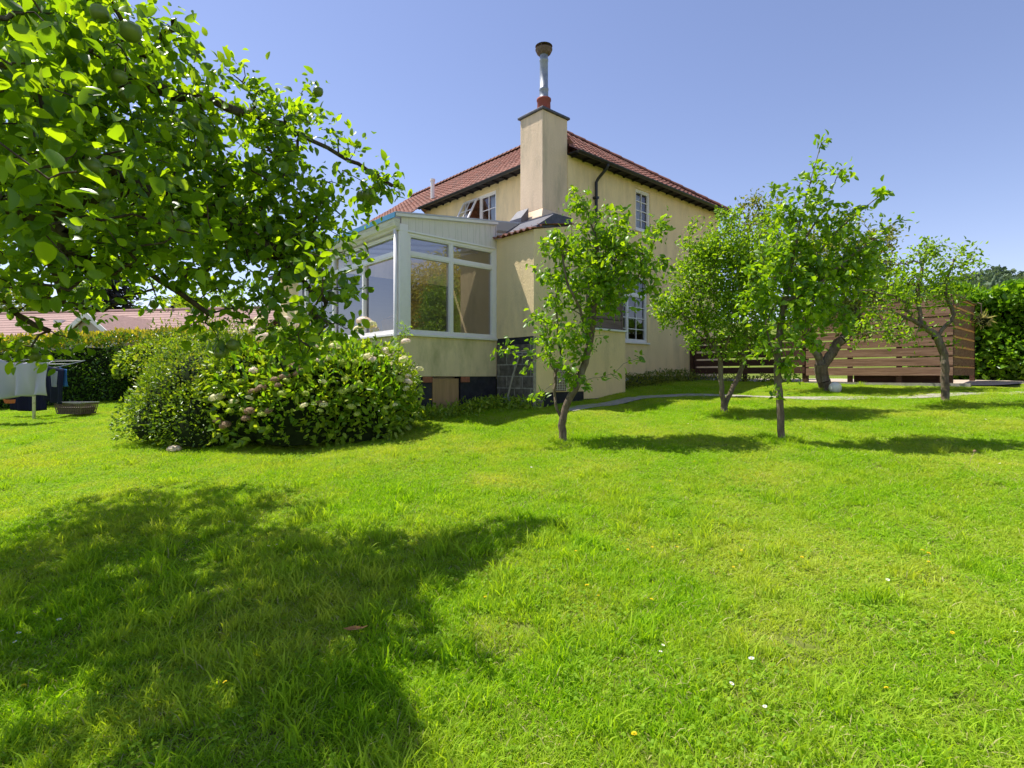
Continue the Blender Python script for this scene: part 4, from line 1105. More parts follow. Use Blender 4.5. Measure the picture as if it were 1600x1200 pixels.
# apples in ones and twos near twig tips
ap = MB(); ap.lathe([(.0,.028),(.012,.033),(.026,.030),(.036,.012),(.037,-.008),(.030,-.026),(.014,-.036),(.0,-.033)], 0, 0, 14)
apm = ap.build('apple', M['fruit'], aroot, smooth=True).data
bpy.data.objects.remove(bpy.data.objects['apple'])
g = np.random.default_rng(12)
vis = [i for i in atips if apos[i][1] > 1.5 and abs(apos[i][0]/apos[i][1]) < .9 and (apos[i][2]-CAM_H)/apos[i][1] < .68]
pick = g.choice(vis, 46, replace=False)
cnt = 0
for i in pick:
    for k in range(g.integers(1, 4)):
        if cnt >= 92: break
        p = apos[i] - ab + g.normal(size=3)*[.035,.035,.02] + np.array([0,0,-.05])
        o = link_mesh('apple', apm, aroot, p); s = g.uniform(.9, 1.3); o.scale = (s, s, s); o.rotation_euler = tuple(g.uniform(-.6, .6, 3)); cnt += 1

# ------------------------------------------------------------------ shrubs and hedges
def shell_leaves(fn, n, seed, L, wr, out_bias=.6, up=.6, spread=.5):
    """fn(g, n) -> points and outward normals"""
    g = np.random.default_rng(seed)
    P, Nn = fn(g, n)
    D = Nn*out_bias + g.normal(size=P.shape)*spread; D[:, 2] += .05
    return P, D, L*g.uniform(.55, 1.2, len(P))
def mound(c, rad, lump=.12, zmin=None, depth=.35, seed=0):
    c = np.array(c); rad = np.array(rad)
    gs = np.random.default_rng(seed); K = gs.normal(size=(7, 3)); K = unit(K)*gs.uniform(2.5, 6, (7, 1)); ph = gs.uniform(0, 6, 7)
    def fn(g, n):
        d = unit(g.normal(size=(int(n*2.2), 3)))
        d = d[d[:, 2] > -.25][:n]
        lum = np.sin(d @ K.T + ph).sum(1)/7*2.2
        rr = (1 + lump*lum) * (1 - depth*g.uniform(0, 1, len(d))**1.8)
        P = c + d*rad*rr[:, None]
        if zmin is not None:
            zg = ground(P[:, 0], P[:, 1]); P = P[P[:, 2] > zg+.02]; d = d[:len(P)] if False else unit((P-c)/rad)
        return P, unit(d/rad)
    return fn
def mound_core(name, c, rad, s, parent, seed=0):  # solid dark body added to block light, stands for inner shade
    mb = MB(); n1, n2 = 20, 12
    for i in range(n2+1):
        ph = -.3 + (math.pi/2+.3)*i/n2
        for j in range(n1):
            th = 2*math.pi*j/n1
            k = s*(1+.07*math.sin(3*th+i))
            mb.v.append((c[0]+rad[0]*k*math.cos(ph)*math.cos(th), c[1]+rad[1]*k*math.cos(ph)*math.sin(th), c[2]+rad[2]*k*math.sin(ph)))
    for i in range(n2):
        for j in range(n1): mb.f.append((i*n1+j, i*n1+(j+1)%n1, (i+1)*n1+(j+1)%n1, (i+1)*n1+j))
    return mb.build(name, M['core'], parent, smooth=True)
def shrub(name, label, cat, parts, leafm, n, L, wr, seed, lump=.12, up=.8, depth=.35, core=.72, group=None, out=.6, cname='foliage'):
    c0 = parts[0][0]; base = (c0[0], c0[1], gz(c0[0], c0[1]))
    root = empty(name, base, 0, label, cat, group)
    off = np.array(base); Ps = []; Ds = []; Ls = []
    tot = sum(r[0]*r[1]+r[0]*r[2]+r[1]*r[2] for _, r in parts)
    cm = MB()
    for k, (c, r) in enumerate(parts):
        nk = int(n*(r[0]*r[1]+r[0]*r[2]+r[1]*r[2])/tot)
        P, D, Ll = shell_leaves(mound(c, r, lump, 0, depth, seed+k), nk, seed+k, L, wr, out)
        Ps.append(P-off); Ds.append(D); Ls.append(Ll)
        mc = mound_core('stems', np.array(c)-off, r, core, root)
    me = leaf_mesh(cname, np.concatenate(Ps), np.concatenate(Ds), np.concatenate(Ls), wr, [M[leafm]], up=up, seed=seed)
    link_mesh(cname, me, root)
    return root
def join_cores(root):
    cs = [c for c in root.children if c.name.startswith('stems')]
    if len(cs) < 2: return
    V = []; Fc = []; C = []
    for c in cs:
        b = len(V); V += [tuple(v.co) for v in c.data.vertices]
        for p in c.data.polygons: Fc += [i+b for i in p.vertices]; C.append(len(p.vertices))
    for c in cs: bpy.data.objects.remove(c)
    link_mesh('stems', np_mesh('stems', V, Fc, C, [M['core']], smooth=True), root)

# small-leaved shrub (left) and hydrangea (right)
sl = shrub('small_leaved_shrub', 'dark glossy small leaved shrub left of the hydrangea', 'shrub',
  [((-4.75, 8.75, 1.05), (1.15, 1.0, 1.05)), ((-3.95, 9.0, 1.35), (1.0, .9, 1.02)), ((-5.05, 8.4, .75), (.80, .7, .7)), ((-4.3, 8.0, .7), (.75, .5, .75))], 'shrub_leaf', 15000, .062, .5, 101, lump=.14)
join_cores(sl)
P_, D_, L_ = shell_leaves(mound((-4.3, 8.8, 1.4), (1.5, 1.1, 1.05), .16, 0, .2, 5), 2200, 909, .065, .5); D_[:, 2] += .6
link_mesh('new_growth', leaf_mesh('new_growth', P_-np.array(sl.location), D_, L_, .45, [M['olive_leaf']], seed=910), sl)
hparts = [((-2.55, 8.45, .95), (1.05, .95, 1.05)), ((-3.2, 8.5, 1.15), (1.0, .95, 1.15)), ((-2.1, 8.6, 1.0), (.72, .8, .95)), ((-3.0, 7.75, .75), (.85, .5, .75)), ((-2.2, 7.95, .75), (.62, .5, .65)), ((-3.6, 7.9, .8), (.6, .5, .75)), ((-3.9, 8.3, 1.2), (.7, .7, .85))]
hy = shrub('hydrangea', 'large mophead hydrangea with cream flowers beside the conservatory', 'hydrangea', hparts, 'hyd_leaf', 9500, .115, .58, 131, lump=.12, up=1.2)
join_cores(hy)
def flower_mesh(nm, mat_, rad, n, seed, flat=.75):
    g = np.random.default_rng(seed)
    d = unit(g.normal(size=(n*2, 3))); d = d[d[:, 2] > -.35][:n]
    P = d*np.array([rad, rad, rad*flat])*g.uniform(.88, 1.05, (len(d), 1))
    V = []; 
    a = unit(np.cross(d, g.normal(size=d.shape))); b = np.cross(d, a)
    s = rad*.20
    Vv = np.stack([P + a*s, P + b*s, P - a*s, P - b*s], 1) + d[:, None]*g.uniform(-.1, .25, (len(d), 4, 1))*s
    Fc = np.arange(len(d)*4)
    return np_mesh(nm, Vv.reshape(-1, 3), Fc, np.full(len(d), 4), [M[mat_]])
fl = {k: flower_mesh('flower_head', m_, 1.0, 170, 5+i, .72) for i, (k, m_) in enumerate((('c', 'petal'), ('p', 'petal_pink'), ('g', 'petal_green'), ('d', 'petal_dead')))}
g = np.random.default_rng(21)
hoff = np.array(hy.location)
P_, D_, L_ = shell_leaves(mound((-2.9, 8.3, 1.1), (1.55, 1.0, 1.15), .16, 0, .2, 6), 1700, 919, .10, .5); D_[:, 2] += .7
link_mesh('new_growth', leaf_mesh('new_growth', P_-hoff, D_, L_, .5, [M['bramble_leaf']], seed=911), hy)
def surf(parts, u, v):
    """first hit of the sight line with the shrub volume: places a head on its skin"""
    best = None
    o = np.array([0, 0, CAM_H]); d = np.array([(u-800)/F, 1, (588-v)/F])
    for c, r in parts:
        c = np.array(c); r = np.array(r)*1.0
        r = r*1.05; a = (d/r) @ (d/r); b = 2*((o-c)/r) @ (d/r); cc = ((o-c)/r) @ ((o-c)/r) - 1
        D_ = b*b-4*a*cc
        if D_ > 0:
            t = (-b-math.sqrt(D_))/(2*a)
            if best is None or t < best: best = t
    return None if best is None else o + d*best
heads = [(569,503,'p',16),(580,508,'c',12),(560,515,'c',12),(585,516,'p',10),(400,515,'p',15),(412,526,'p',16),(405,500,'c',12),(430,505,'c',11),(445,500,'p',12),(460,508,'p',12),(415,512,'c',11),(440,515,'g',10),
 (525,535,'g',10),(523,540,'c',12),(512,530,'c',10),(517,556,'c',9),(396,577,'p',9),(605,548,'p',14),(575,555,'c',11),(582,560,'p',9),(337,620,'c',14),(345,617,'c',9),(390,620,'c',8),(408,605,'d',14),(430,592,'d',12),(445,587,'d',14),(395,610,'d',11),
 (460,570,'d',12),(470,578,'d',10),(435,600,'d',10),(385,652,'d',12),(390,640,'d',13),(352,662,'d',14),(340,655,'d',11),(465,582,'d',12),(350,662,'d',10),(540,590,'g',9),(542,608,'g',8),(308,645,'c',9),(300,640,'g',7),(435,540,'g',9),(410,557,'g',7),
 (554,563,'g',8),(637,595,'p',10),(625,592,'g',9),(655,577,'c',9),(630,560,'c',11),(558,645,'g',7),(475,632,'c',9),(500,640,'g',7),(360,640,'g',8),(480,500,'c',11),(495,512,'g',9),(470,490,'c',12),(455,495,'c',10),(500,495,'c',10),(370,520,'c',9),(420,640,'d',10),(498,627,'d',9)]
hn = 0
gh = np.random.default_rng(31)
for _ in range(34): heads.append((int(gh.uniform(360, 640)), int(gh.uniform(500, 650)), 'ccpgg'[gh.integers(0, 5)], int(gh.uniform(7, 11))))
for (u, v, k, rp) in heads:
    p = surf(hparts, u, v+2)
    if p is None:
        if rp < 12 and v < 515: continue
        p = at(u, v, 8.4)
    r_ = rp*p[1]/F*(.52 if k == 'd' else .62)
    o = link_mesh('flower_head', fl[k], hy, p-hoff); o.scale = (r_*1.2, r_*1.2, r_*1.1); o.rotation_euler = tuple(g.uniform(-.4, .4, 3))
    if k == 'd': o['label'] = 'dead brown flower head'
# low pale pink bloom at the foot of the small-leaved shrub
fo = empty('fallen_bloom', (*at(272, 703, 7.55)[:2], gz(*at(272, 703, 7.55)[:2])+.05), 0, 'pale pink bloom lying in the grass at the foot of the dark shrub', 'flower')
o = link_mesh('petals', fl['p'], fo); o.scale = (.085, .085, .065)
# feathery upright shrub sprig by the conservatory corner
sb = np.array([*at(625, 640, 8.95)[:2], 0]); sb[2] = gz(sb[0], sb[1])
make_tree('nandina', 'slim feathery young shrub in front of the conservatory corner', 'shrub', sb,
   [[sb, sb+[.02,0,.8], at(622,560,8.9), at(626,520,8.85)]], [pblob(628,520,8.85,16,3), pblob(620,545,8.85,18,2.2), pblob(640,560,8.85,14,2), pblob(605,600,8.9,30,1), pblob(640,605,8.8,22,1.2), pblob(625,640,8.7,26,1)],
   160, 'pear_leaf', .052, 16, 66, base_r=.012, wr=.36, spread=.07, tip_r=.0015)

def hedge_fn(p0, p1, thick, h0, h1, lump=.12, seed=0, top_only=False, depth=.25, zlo=0.0):
    p0 = np.array(p0, float); p1 = np.array(p1, float); d = p1-p0; L = np.linalg.norm(d); d /= L; nn_ = np.array([-d[1], d[0]])
    gs = np.random.default_rng(seed)
    k1 = gs.uniform(.8, 2.6, 5); f1 = gs.uniform(0, 6, 5); k2 = gs.uniform(1, 3.5, 5); f2 = gs.uniform(0, 6, 5)
    def fn(g, n):
        s = g.uniform(0, L, n); which = g.uniform(0, 1, n)
        hh = h0 + (h1-h0)*s/L
        t = g.uniform(zlo, 1, n)
        front = which < .46; back = (which >= .46) & (which < .58); top = which >= .58
        if top_only: top[:] = True; front[:] = False; back[:] = False
        off = np.where(front, -thick/2, np.where(back, thick/2, g.uniform(-thick/2, thick/2, n)))
        z = np.where(top, hh, hh*t)
        nrm = np.zeros((n, 3))
        nrm[front, :2] = -nn_; nrm[back, :2] = nn_; nrm[top, 2] = 1
        l = sum(np.sin(k1[i]*s + k2[i]*z*1.6 + f1[i]) for i in range(5))/5 + .5*np.sin(s*5.3+z*4.1)
        off = off + nrm[:, 0]*0
        P2 = p0[None] + d*s[:, None] + nn_*off[:, None]
        P = np.column_stack([P2, z + ground(P2[:, 0], P2[:, 1])])
        P += nrm*(lump*l - depth*g.uniform(0, 1, n)**2)[:, None]
        P += g.normal(size=P.shape)*.03
        return P, nrm
    return fn
def hedge(name, label, p0, p1, thick, h0, h1, leafm, n, L, wr, seed, core=True, cat='hedge', top=None, **k):
    base = (p0[0], p0[1], gz(*p0)); root = empty(name, base, 0, label, cat); off = np.array(base)
    P, D, Ll = shell_leaves(hedge_fn(p0, p1, thick, h0, h1, seed=seed, **k), n, seed, L, wr)
    link_mesh('foliage', leaf_mesh('foliage', P-off, D, Ll, wr, [M[leafm]], up=.8, seed=seed), root)
    if top:
        P, D, Ll = shell_leaves(hedge_fn(p0, p1, thick*1.02, h0+.03, h1+.03, seed=seed, top_only=True, depth=.30), top[1], seed+1, top[2], wr); D[:, 2] += .8
        link_mesh('new_growth', leaf_mesh('new_growth', P-off, D, Ll, wr, [M[top[0]]], up=.2, seed=seed+1), root)
    if core:  # dark box added inside to stop light passing through the leaves
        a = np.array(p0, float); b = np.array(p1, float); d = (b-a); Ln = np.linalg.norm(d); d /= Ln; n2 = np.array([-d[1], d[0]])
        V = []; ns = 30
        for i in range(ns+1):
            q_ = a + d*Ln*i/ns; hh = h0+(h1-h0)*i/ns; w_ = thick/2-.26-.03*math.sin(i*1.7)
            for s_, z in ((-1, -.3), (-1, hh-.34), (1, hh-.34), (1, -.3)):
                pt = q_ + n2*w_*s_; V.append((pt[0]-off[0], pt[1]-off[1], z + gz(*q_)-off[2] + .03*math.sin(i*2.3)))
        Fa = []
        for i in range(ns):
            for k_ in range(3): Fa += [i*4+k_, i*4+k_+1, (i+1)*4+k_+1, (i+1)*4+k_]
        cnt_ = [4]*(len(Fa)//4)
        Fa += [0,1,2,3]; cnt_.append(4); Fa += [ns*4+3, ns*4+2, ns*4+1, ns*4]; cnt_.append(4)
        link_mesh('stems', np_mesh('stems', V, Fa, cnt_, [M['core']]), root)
    return root
hedge('hedge', 'long clipped hedge with yellow green top behind the washing line', (-21, 13.2), (-8.2, 15.4), 1.5, 1.75, 1.75, 'hedge_leaf', 26000, .085, .55, 201, top=('privet_leaf', 9000, .10))
shrub('rounded_bush', 'rounded light green bush rising above the hedge beside the bungalow gable', 'bush', [((-9.0, 14.6, 1.7), (1.3, .9, .95)), ((-7.6, 14.3, 1.3), (1.3, 1.0, .8))], 'hyd_leaf', 9000, .09, .55, 211, lump=.13)
join_cores([o for o in bpy.data.objects if o.name == 'rounded_bush'][0])
hedge('tall_hedge', 'tall bright leafy hedge at the right edge behind the timber screen', (11.0, 15.2), (15.6, 10.2), 2.0, 2.10, 2.35, 'bramble_leaf', 20000, .15, .72, 221, lump=.22)
# big yellow-green tree out of frame to the right, mirrored in the conservatory glass
tb = np.array([15.0, 7.0, gz(15.0, 7.0)])
make_tree('bamboo_like_tree', 'broad yellow green tree off to the right mirrored in the conservatory glass', 'tree', tb,
   [[tb, tb+[0,0,1.5], tb+[.2,.3,3.0], tb+[.1,.2,5.0]]], [((15,7.5,3.2),(2.6,2.6,2.2)), ((15,9.5,3.4),(2,2,2.2)), ((15.3,5.2,3.4),(2,2,2.2)), ((15,7.6,5.8),(2.2,3.2,1.7)), ((15.2,5.0,5.2),(1.6,1.8,1.3)), ((15,8.4,1.6),(2.2,3,1.2))],
   9, 'bamboo', .24, 34, 77, base_r=.2, wr=.22, spread=.5, gravity=.3)
# weeds at wall feet
def weeds(name, label, pts, n, L, leafm, seed, h=.3):
    g = np.random.default_rng(seed)
    c = np.array(pts); k = g.integers(0, len(c), n); P2 = c[k] + g.normal(size=(n, 2))*[.22, .12]
    z = ground(P2[:, 0], P2[:, 1]) + h*g.uniform(0, 1, n)**1.6
    P = np.column_stack([P2, z]); D = g.normal(size=(n, 3)); D[:, 2] += .8
    b = P[0].copy(); b[2] = gz(b[0], b[1])
    o = link_mesh(name, leaf_mesh(name, P-b, D, L*g.uniform(.5, 1.2, n), .4, [M[leafm]], seed=seed), None, b)
    return tag(o, label, 'weeds', kind='stuff')
weeds('weeds', 'low weeds growing along the foot of the conservatory', [hw(-4.0+.25*i, -.25) for i in range(9)] + [hw(-2.2, -.6), hw(-2.25, -.95)], 2600, .09, 'hyd_leaf', 301, .22)
weeds('weeds', 'weeds and seedlings under the ground floor window', [hw(1.4+.25*i, -.35) for i in range(13)], 2200, .08, 'olive_leaf', 302, .32)
weeds('weeds', 'seedlings along the foot of the low dark fence', [hw(fx-.15, -.2-.3*i) for i in range(9)], 1100, .08, 'olive_leaf', 303, .2)

# ------------------------------------------------------------------ far things
# neighbouring bungalow
bung = empty('bungalow', (*at(150, 588, 30)[:2], .9), R(-10), 'neighbouring bungalow with pinkish tiled roof and a gabled wing beyond the hedge', 'house')
M['pinktile'] = plain('pink_roof_tile', (.36, .235, .205), .85, .15, .2, 9, dirt=(.30, .20, .17), dscale=2, damt=.5)
M['lilac'] = plain('pale_wall', (.52, .45, .45), .9, .1, .05)
def part(name, m_, parent, *boxes):
    mb = MB()
    for b in boxes: mb.box(*b)
    return mb.build(name, M[m_], parent)
part('wall', 'lilac', bung, (-11, 9, 0, 7, -.5, 2.45))
mb = MB()
def gable_roof(mb, x0, x1, y0, y1, z0, zr_, ov=.35, th=.12):
    ym = (y0+y1)/2
    n = 12
    for s_, ye in ((-1, y0-ov), (1, y1+ov)):
        for k in range(n):
            t0, t1 = k/n, (k+1)/n
            ya, yb = ye+(ym-ye)*t0, ye+(ym-ye)*t1; za, zb = z0+(zr_-z0)*t0, z0+(zr_-z0)*t1
            mb.add([(x0, ya, za+.02), (x1, ya, za+.02), (x1, yb, zb), (x0, yb, zb), (x0, ya, za-.03), (x1, ya, za-.03)], [(0,1,2,3), (4,5,1,0)])
gable_roof(mb, -11.3, 9.3, 0, 7, 2.4, 4.55); rf = mb.build('roof', M['pinktile'], bung, recalc=False)
mb = MB(); mb.tube([(-11.3, 3.5, 4.56), (9.3, 3.5, 4.56)], .11, 8); mb.build('ridge', M['pinktile'], rf)
mb = MB(); mb.add([(-.2, -1.6, -.5), (3.0, -1.6, -.5), (3.0, -1.6, 2.5), (1.4, -1.6, 3.75), (-.2, -1.6, 2.5), (-.2, 1.5, -.5), (3.0, 1.5, -.5), (3.0, 1.5, 2.5), (-.2, 1.5, 2.5)], [(0,1,2,3,4), (0,4,8,5), (1,6,7,2)]); gw = mb.build('gable_wall', M['lilac'], bung, recalc=False)
mb = MB()
for s_ in (-1, 1):
    mb.add([(1.4, -1.95, 3.86), (1.4+s_*2.0, -1.95, 2.30), (1.4+s_*2.0, 3.2, 2.30), (1.4, 3.2, 3.86)], [(0,1,2,3)])
mb.build('gable_roof', M['pinktile'], bung, recalc=False)
mb = MB()
for s_ in (-1, 1): mb.add([(1.4, -1.96, 3.87), (1.4+s_*2.02, -1.96, 2.31), (1.4+s_*2.02, -1.96, 2.05), (1.4, -1.96, 3.58), (1.4, -1.90, 3.87), (1.4+s_*2.02, -1.90, 2.31), (1.4+s_*2.02, -1.90, 2.05), (1.4, -1.90, 3.58)], [(0,1,2,3), (4,5,6,7), (3,2,6,7), (0,1,5,4)])
mb.build('bargeboard', M['white'], bung)
fr = part('window', 'white', bung, (.9, 1.9, -1.66, -1.6, 2.15, 2.75)); 
part('pane', 'glass', fr, (.96, 1.36, -1.67, -1.662, 2.2, 2.7), (1.44, 1.84, -1.67, -1.662, 2.2, 2.7))
mb = MB(); mb.tube([(-1.3, .8, 2.9), (-1.3, .8, 4.7)], .10, 10); mb.build('flue', M['steel'], bung)
for x in (-5.2, -3.2, -1.9):
    part('rooflight', 'white', bung, (x, x+.6, 2.1, 2.45, 3.55, 3.95))
far2 = empty('far_cottage', (*at(275, 588, 27)[:2], .9), R(-14), 'small roofed building half hidden behind the rounded bush', 'house')
part('wall', 'lilac', far2, (-1.5, 4.5, 0, 4, -.5, 2.7)); mb = MB(); gable_roof(mb, -1.8, 4.8, 0, 4, 2.6, 3.9); mb.build('roof', M['pinktile'], far2, recalc=False)

def far_tree(name, label, x, y, h, rx, leafm, seed, dens=1.0, L=.35, n=5000, conif=False, cat='tree'):
    z0 = gz(x, y); root = empty(name, (x, y, z0), 0, label, cat, 'trees beyond the neighbouring roofs')
    g = np.random.default_rng(seed)
    mb = MB(); mb.tube([(0,0,-.3),(.1,0,h*.4),(0,.1,h*.85)], [rx*.09, rx*.06, .04], 8); mb.build('trunk', M['bark_dark'], root, smooth=True)
    if conif:
        lv = 16; P = []; D = []
        for k in range(lv):
            t = k/lv; zz = h*(.12+.86*t); r_ = rx*(1-t*.85)*g.uniform(.75, 1.1)
            nb_ = 7
            for b in range(nb_):
                th = b/nb_*6.283+k*.9+g.uniform(-.2,.2); m_ = int(n/(lv*nb_)*(1-t*.6))
                s = g.uniform(.1, 1, m_)
                P.append(np.column_stack([r_*s*np.cos(th)+g.normal(size=m_)*.22, r_*s*np.sin(th)+g.normal(size=m_)*.22, zz-.25*s*r_*.5+g.normal(size=m_)*.13]))
                D.append(np.column_stack([np.cos(th)+g.normal(size=m_)*.5, np.sin(th)+g.normal(size=m_)*.5, g.normal(size=m_)*.4-.3]))
        P = np.concatenate(P); D = np.concatenate(D)
    else:
        P = []; D = []
        for k in range(13):
            c = g.normal(size=3)*[rx*.45, rx*.45, h*.17] + [0, 0, h*.62]; r_ = rx*g.uniform(.35, .55)
            m_ = n//13; d = unit(g.normal(size=(m_, 3))); P.append(c + d*r_*(.6+.4*g.uniform(0,1,(m_,1)))); D.append(d+g.normal(size=(m_,3))*.5)
        P = np.concatenate(P); D = np.concatenate(D)
    link_mesh('crown', leaf_mesh('crown', P, D, L*g.uniform(.6, 1.2, len(P)), .5, [M[leafm]], seed=seed), root)
    return root
far_tree('conifer_tree', 'broad very dark cedar behind the bungalow roof', *at(165, 500, 46)[:2], 10.5, 5.5, 'conifer', 401, L=.5, n=9000, conif=True)
far_tree('conifer_tree', 'second narrower dark conifer right of the cedar', *at(290, 500, 50)[:2], 7.6, 3.8, 'conifer', 402, L=.5, n=6000, conif=True)
far_tree('broadleaf_tree', 'pale olive tree above the left end of the bungalow roof', *at(70, 500, 44)[:2], 6.6, 3.2, 'olive_leaf', 403, n=5000)
far_tree('broadleaf_tree', 'mid green tree at the far left beyond the bungalow', *at(-30, 500, 42)[:2], 6.5, 3.4, 'hedge_leaf', 404, n=5000)
far_tree('broadleaf_tree', 'low green tree between the bungalow and the conservatory', *at(370, 500, 36)[:2], 5.0, 3.2, 'hyd_leaf', 405, n=5000)
far_tree('broadleaf_tree', 'green tree showing just left of the conservatory glass', *at(455, 500, 34)[:2], 4.6, 2.6, 'hedge_leaf', 406, n=4000)
# wooded hill on the right
hx, hy_ = np.meshgrid(np.linspace(90, 420, 46), np.linspace(150, 380, 34))
hgt = 39*np.exp(-(((hx-208)/95)**2 + ((hy_-250)/62)**2)) + 3*np.sin(hx*.11)*np.cos(hy_*.09) + 2
ridge_env = np.minimum(1, (hx-90)/40)*np.minimum(1, (420-hx)/40)
hgt = np.maximum(hgt*ridge_env, -1)
V = np.stack([hx, hy_, hgt], -1).reshape(-1, 3); nx, ny = 46, 34
i, j = np.meshgrid(np.arange(nx-1), np.arange(ny-1)); q = np.stack([j*nx+i, j*nx+i+1, (j+1)*nx+i+1, (j+1)*nx+i], -1).reshape(-1)
hill = link_mesh('hill', np_mesh('hill', V, q, np.full((nx-1)*(ny-1), 4), [plain('hill_grass', (.05, .085, .03), .95, .05, .3, .05)], smooth=True))
tag(hill, 'wooded hill on the horizon above the right hedge', 'hill', kind='structure')
g = np.random.default_rng(9)
n = 2600
tx = g.uniform(120, 380, n); ty = g.uniform(170, 300, n)
tz = 39*np.exp(-(((tx-208)/95)**2 + ((ty-250)/62)**2))*np.minimum(1, (tx-90)/40) + 3*np.sin(tx*.11)*np.cos(ty*.09) + 2
P = []; D = []
m_ = 26
d = unit(g.normal(size=(n, m_, 3))); rr = g.uniform(2.0, 3.6, (n, 1, 1))
Pp = np.stack([tx, ty, tz+2], -1)[:, None] + d*rr
M['far_leaf'] = leaf_mat('far_woodland', (.07, .115, .07), (.10, .155, .085), (.15, .20, .10), .2, .8, (1, 1, .6))  # paler, bluer leaves carry the distance haze in their colour
wd = link_mesh('woodland', leaf_mesh('woodland', Pp.reshape(-1, 3), (d+g.normal(size=d.shape)*.5).reshape(-1, 3), 1.9, .8, [M['far_leaf']], seed=9))
tag(wd, 'mixed woodland covering the far hill', 'woodland', kind='stuff')

# ------------------------------------------------------------------ lawn
proto = bpy.data.collections.new('grass_patches')
def patch(idx, n, size, hmin, hmax, lean, seed, clover=0, straw=0.0, wmul=1.0, clump=0.0):
    g = np.random.default_rng(seed)
    c = g.uniform(-size/2, size/2, (n, 2))
    if clump:
        cc = g.uniform(-size/2, size/2, (14, 2)); k = g.integers(0, 14, n); mk = g.uniform(0, 1, n) < clump
        c[mk] = cc[k[mk]] + g.normal(size=(mk.sum(), 2))*size*.05
    h = g.uniform(hmin, hmax, n)*(.6+.4*g.uniform(0, 1, n)); th = g.uniform(0, 6.283, n)
    w_ = g.uniform(.0016, .0032, n)*wmul
    a = g.uniform(0, 6.283, n); ln = h*lean*g.uniform(.2, 1.3, n)
    lx, ly = np.cos(a)*ln, np.sin(a)*ln
    sx, sy = np.cos(th)*w_, np.sin(th)*w_
    V = np.zeros((n, 7, 3))
    base = np.column_stack([c, np.full(n, -.01)])
    def setp(i, f, s, zf):
        V[:, i] = base + np.column_stack([lx*f + sx*s, ly*f + sy*s, h*zf+.0])
    setp(0, 0, 1, 0); setp(1, 0, -1, 0); setp(2, .22, 1, .45); setp(3, .22, -1, .45); setp(4, .6, .75, .82); setp(5, .6, -.75, .82); setp(6, 1.15, 0, 1.0)
    b = (np.arange(n)*7)[:, None]
    F4 = np.concatenate([b+np.array([0,1,3,2]), b+np.array([2,3,5,4])], 1).reshape(-1, 4)
    F3 = (b+np.array([4,5,6]))
    mi = (g.uniform(0, 1, n) < straw).astype(int)
    flat = np.concatenate([F4.ravel(), F3.ravel()]); cnt_ = np.concatenate([np.full(2*n, 4), np.full(n, 3)])
    mids = np.concatenate([np.repeat(mi, 2), mi])
    Vv = V.reshape(-1, 3)
    if clover:
        p = g.uniform(-size/2, size/2, (clover, 2)); z = g.uniform(.012, .045, clover)
        vs = []; fs = []
        for q_ in range(clover):
            t0 = g.uniform(0, 6.28); r_ = g.uniform(.0035, .0075)
            for k in range(3):
                t = t0+k*2.094
                cx_, cy_ = p[q_, 0]+math.cos(t)*r_*.95, p[q_, 1]+math.sin(t)*r_*.95
                i0 = len(Vv)+len(vs)
                for m_ in range(6):
                    tt = m_*1.047
                    vs.append((cx_+math.cos(tt)*r_, cy_+math.sin(tt)*r_, z[q_]+.003*math.sin(tt+t)))
                fs.append([i0+m_ for m_ in range(6)])
        Vv = np.concatenate([Vv, np.array(vs)]); flat = np.concatenate([flat, np.array(fs).ravel()]); cnt_ = np.concatenate([cnt_, np.full(len(fs), 6)])
        mids = np.concatenate([mids, np.full(len(fs), 2)])
    me = np_mesh('grass_patch', Vv, flat, cnt_, [M['grass'], M['straw'], M['clover']], mids)
    o = bpy.data.objects.new('grass_patch_%02d' % idx, me); proto.objects.link(o)
S = .30
specs = [(1900, .025, .055, 1.1, 0, .04), (1900, .025, .06, 1.0, 0, .06), (1900, .02, .05, 1.2, 50, .05), (1700, .03, .065, .9, 0, .04), (1800, .02, .045, 1.2, 90, .08), (1800, .025, .055, 1.1, 15, .14), (2000, .025, .05, 1.1, 0, .03), (1700, .025, .07, 1.0, 20, .06)]
for k, (n_, h0, h1, ln, cl, st) in enumerate(specs): patch(k, n_, S*1.25, h0, h1, ln, 500+k, cl, st, clump=.25)
proto2 = bpy.data.collections.new('grass_tufts')
_pc = proto; proto = proto2
for k in range(4): patch(20+k, 75, .14, .07, .15, .75, 600+k, 0, .02, 1.35)
proto = _pc
g = np.random.default_rng(77)
# scatter positions: jittered grid inside the view, off paths and buildings
def free(x, y):
    hx_, hy__ = wh(x, y)
    inside = ((hx_ > 0) & (hx_ < HWID) & (hy__ > 0)) | ((hx_ > -4.15) & (hx_ < .1) & (hy__ > .1) & (hy__ < 4.5)) | ((hx_ > -1.98) & (hx_ < .72) & (hy__ > -.97) & (hy__ < .3)) | ((hx_ > -2) & (hy__ > 4.4) & (hx_ < 7))
    yard = (hx_ > fx+.22) & (hx_ < 9) & (hy__ > -7.0)
    pc = np.array(path_c); dmin = np.full(x.shape, 9.)
    for a, b in zip(pc[:-1], pc[1:]):
        ab_ = b-a; t = np.clip(((x-a[0])*ab_[0]+(y-a[1])*ab_[1])/(ab_@ab_), 0, 1)
        dmin = np.minimum(dmin, np.hypot(x-a[0]-t*ab_[0], y-a[1]-t*ab_[1]))
    pn = np.sin(x*5.1)*.05+np.sin(y*7.3+x*3)*.05+np.clip(x-3.2, 0, 1)*.10*(1+np.sin(x*2.3))
    return ~inside & ~yard & (dmin > pw-.03-pn)
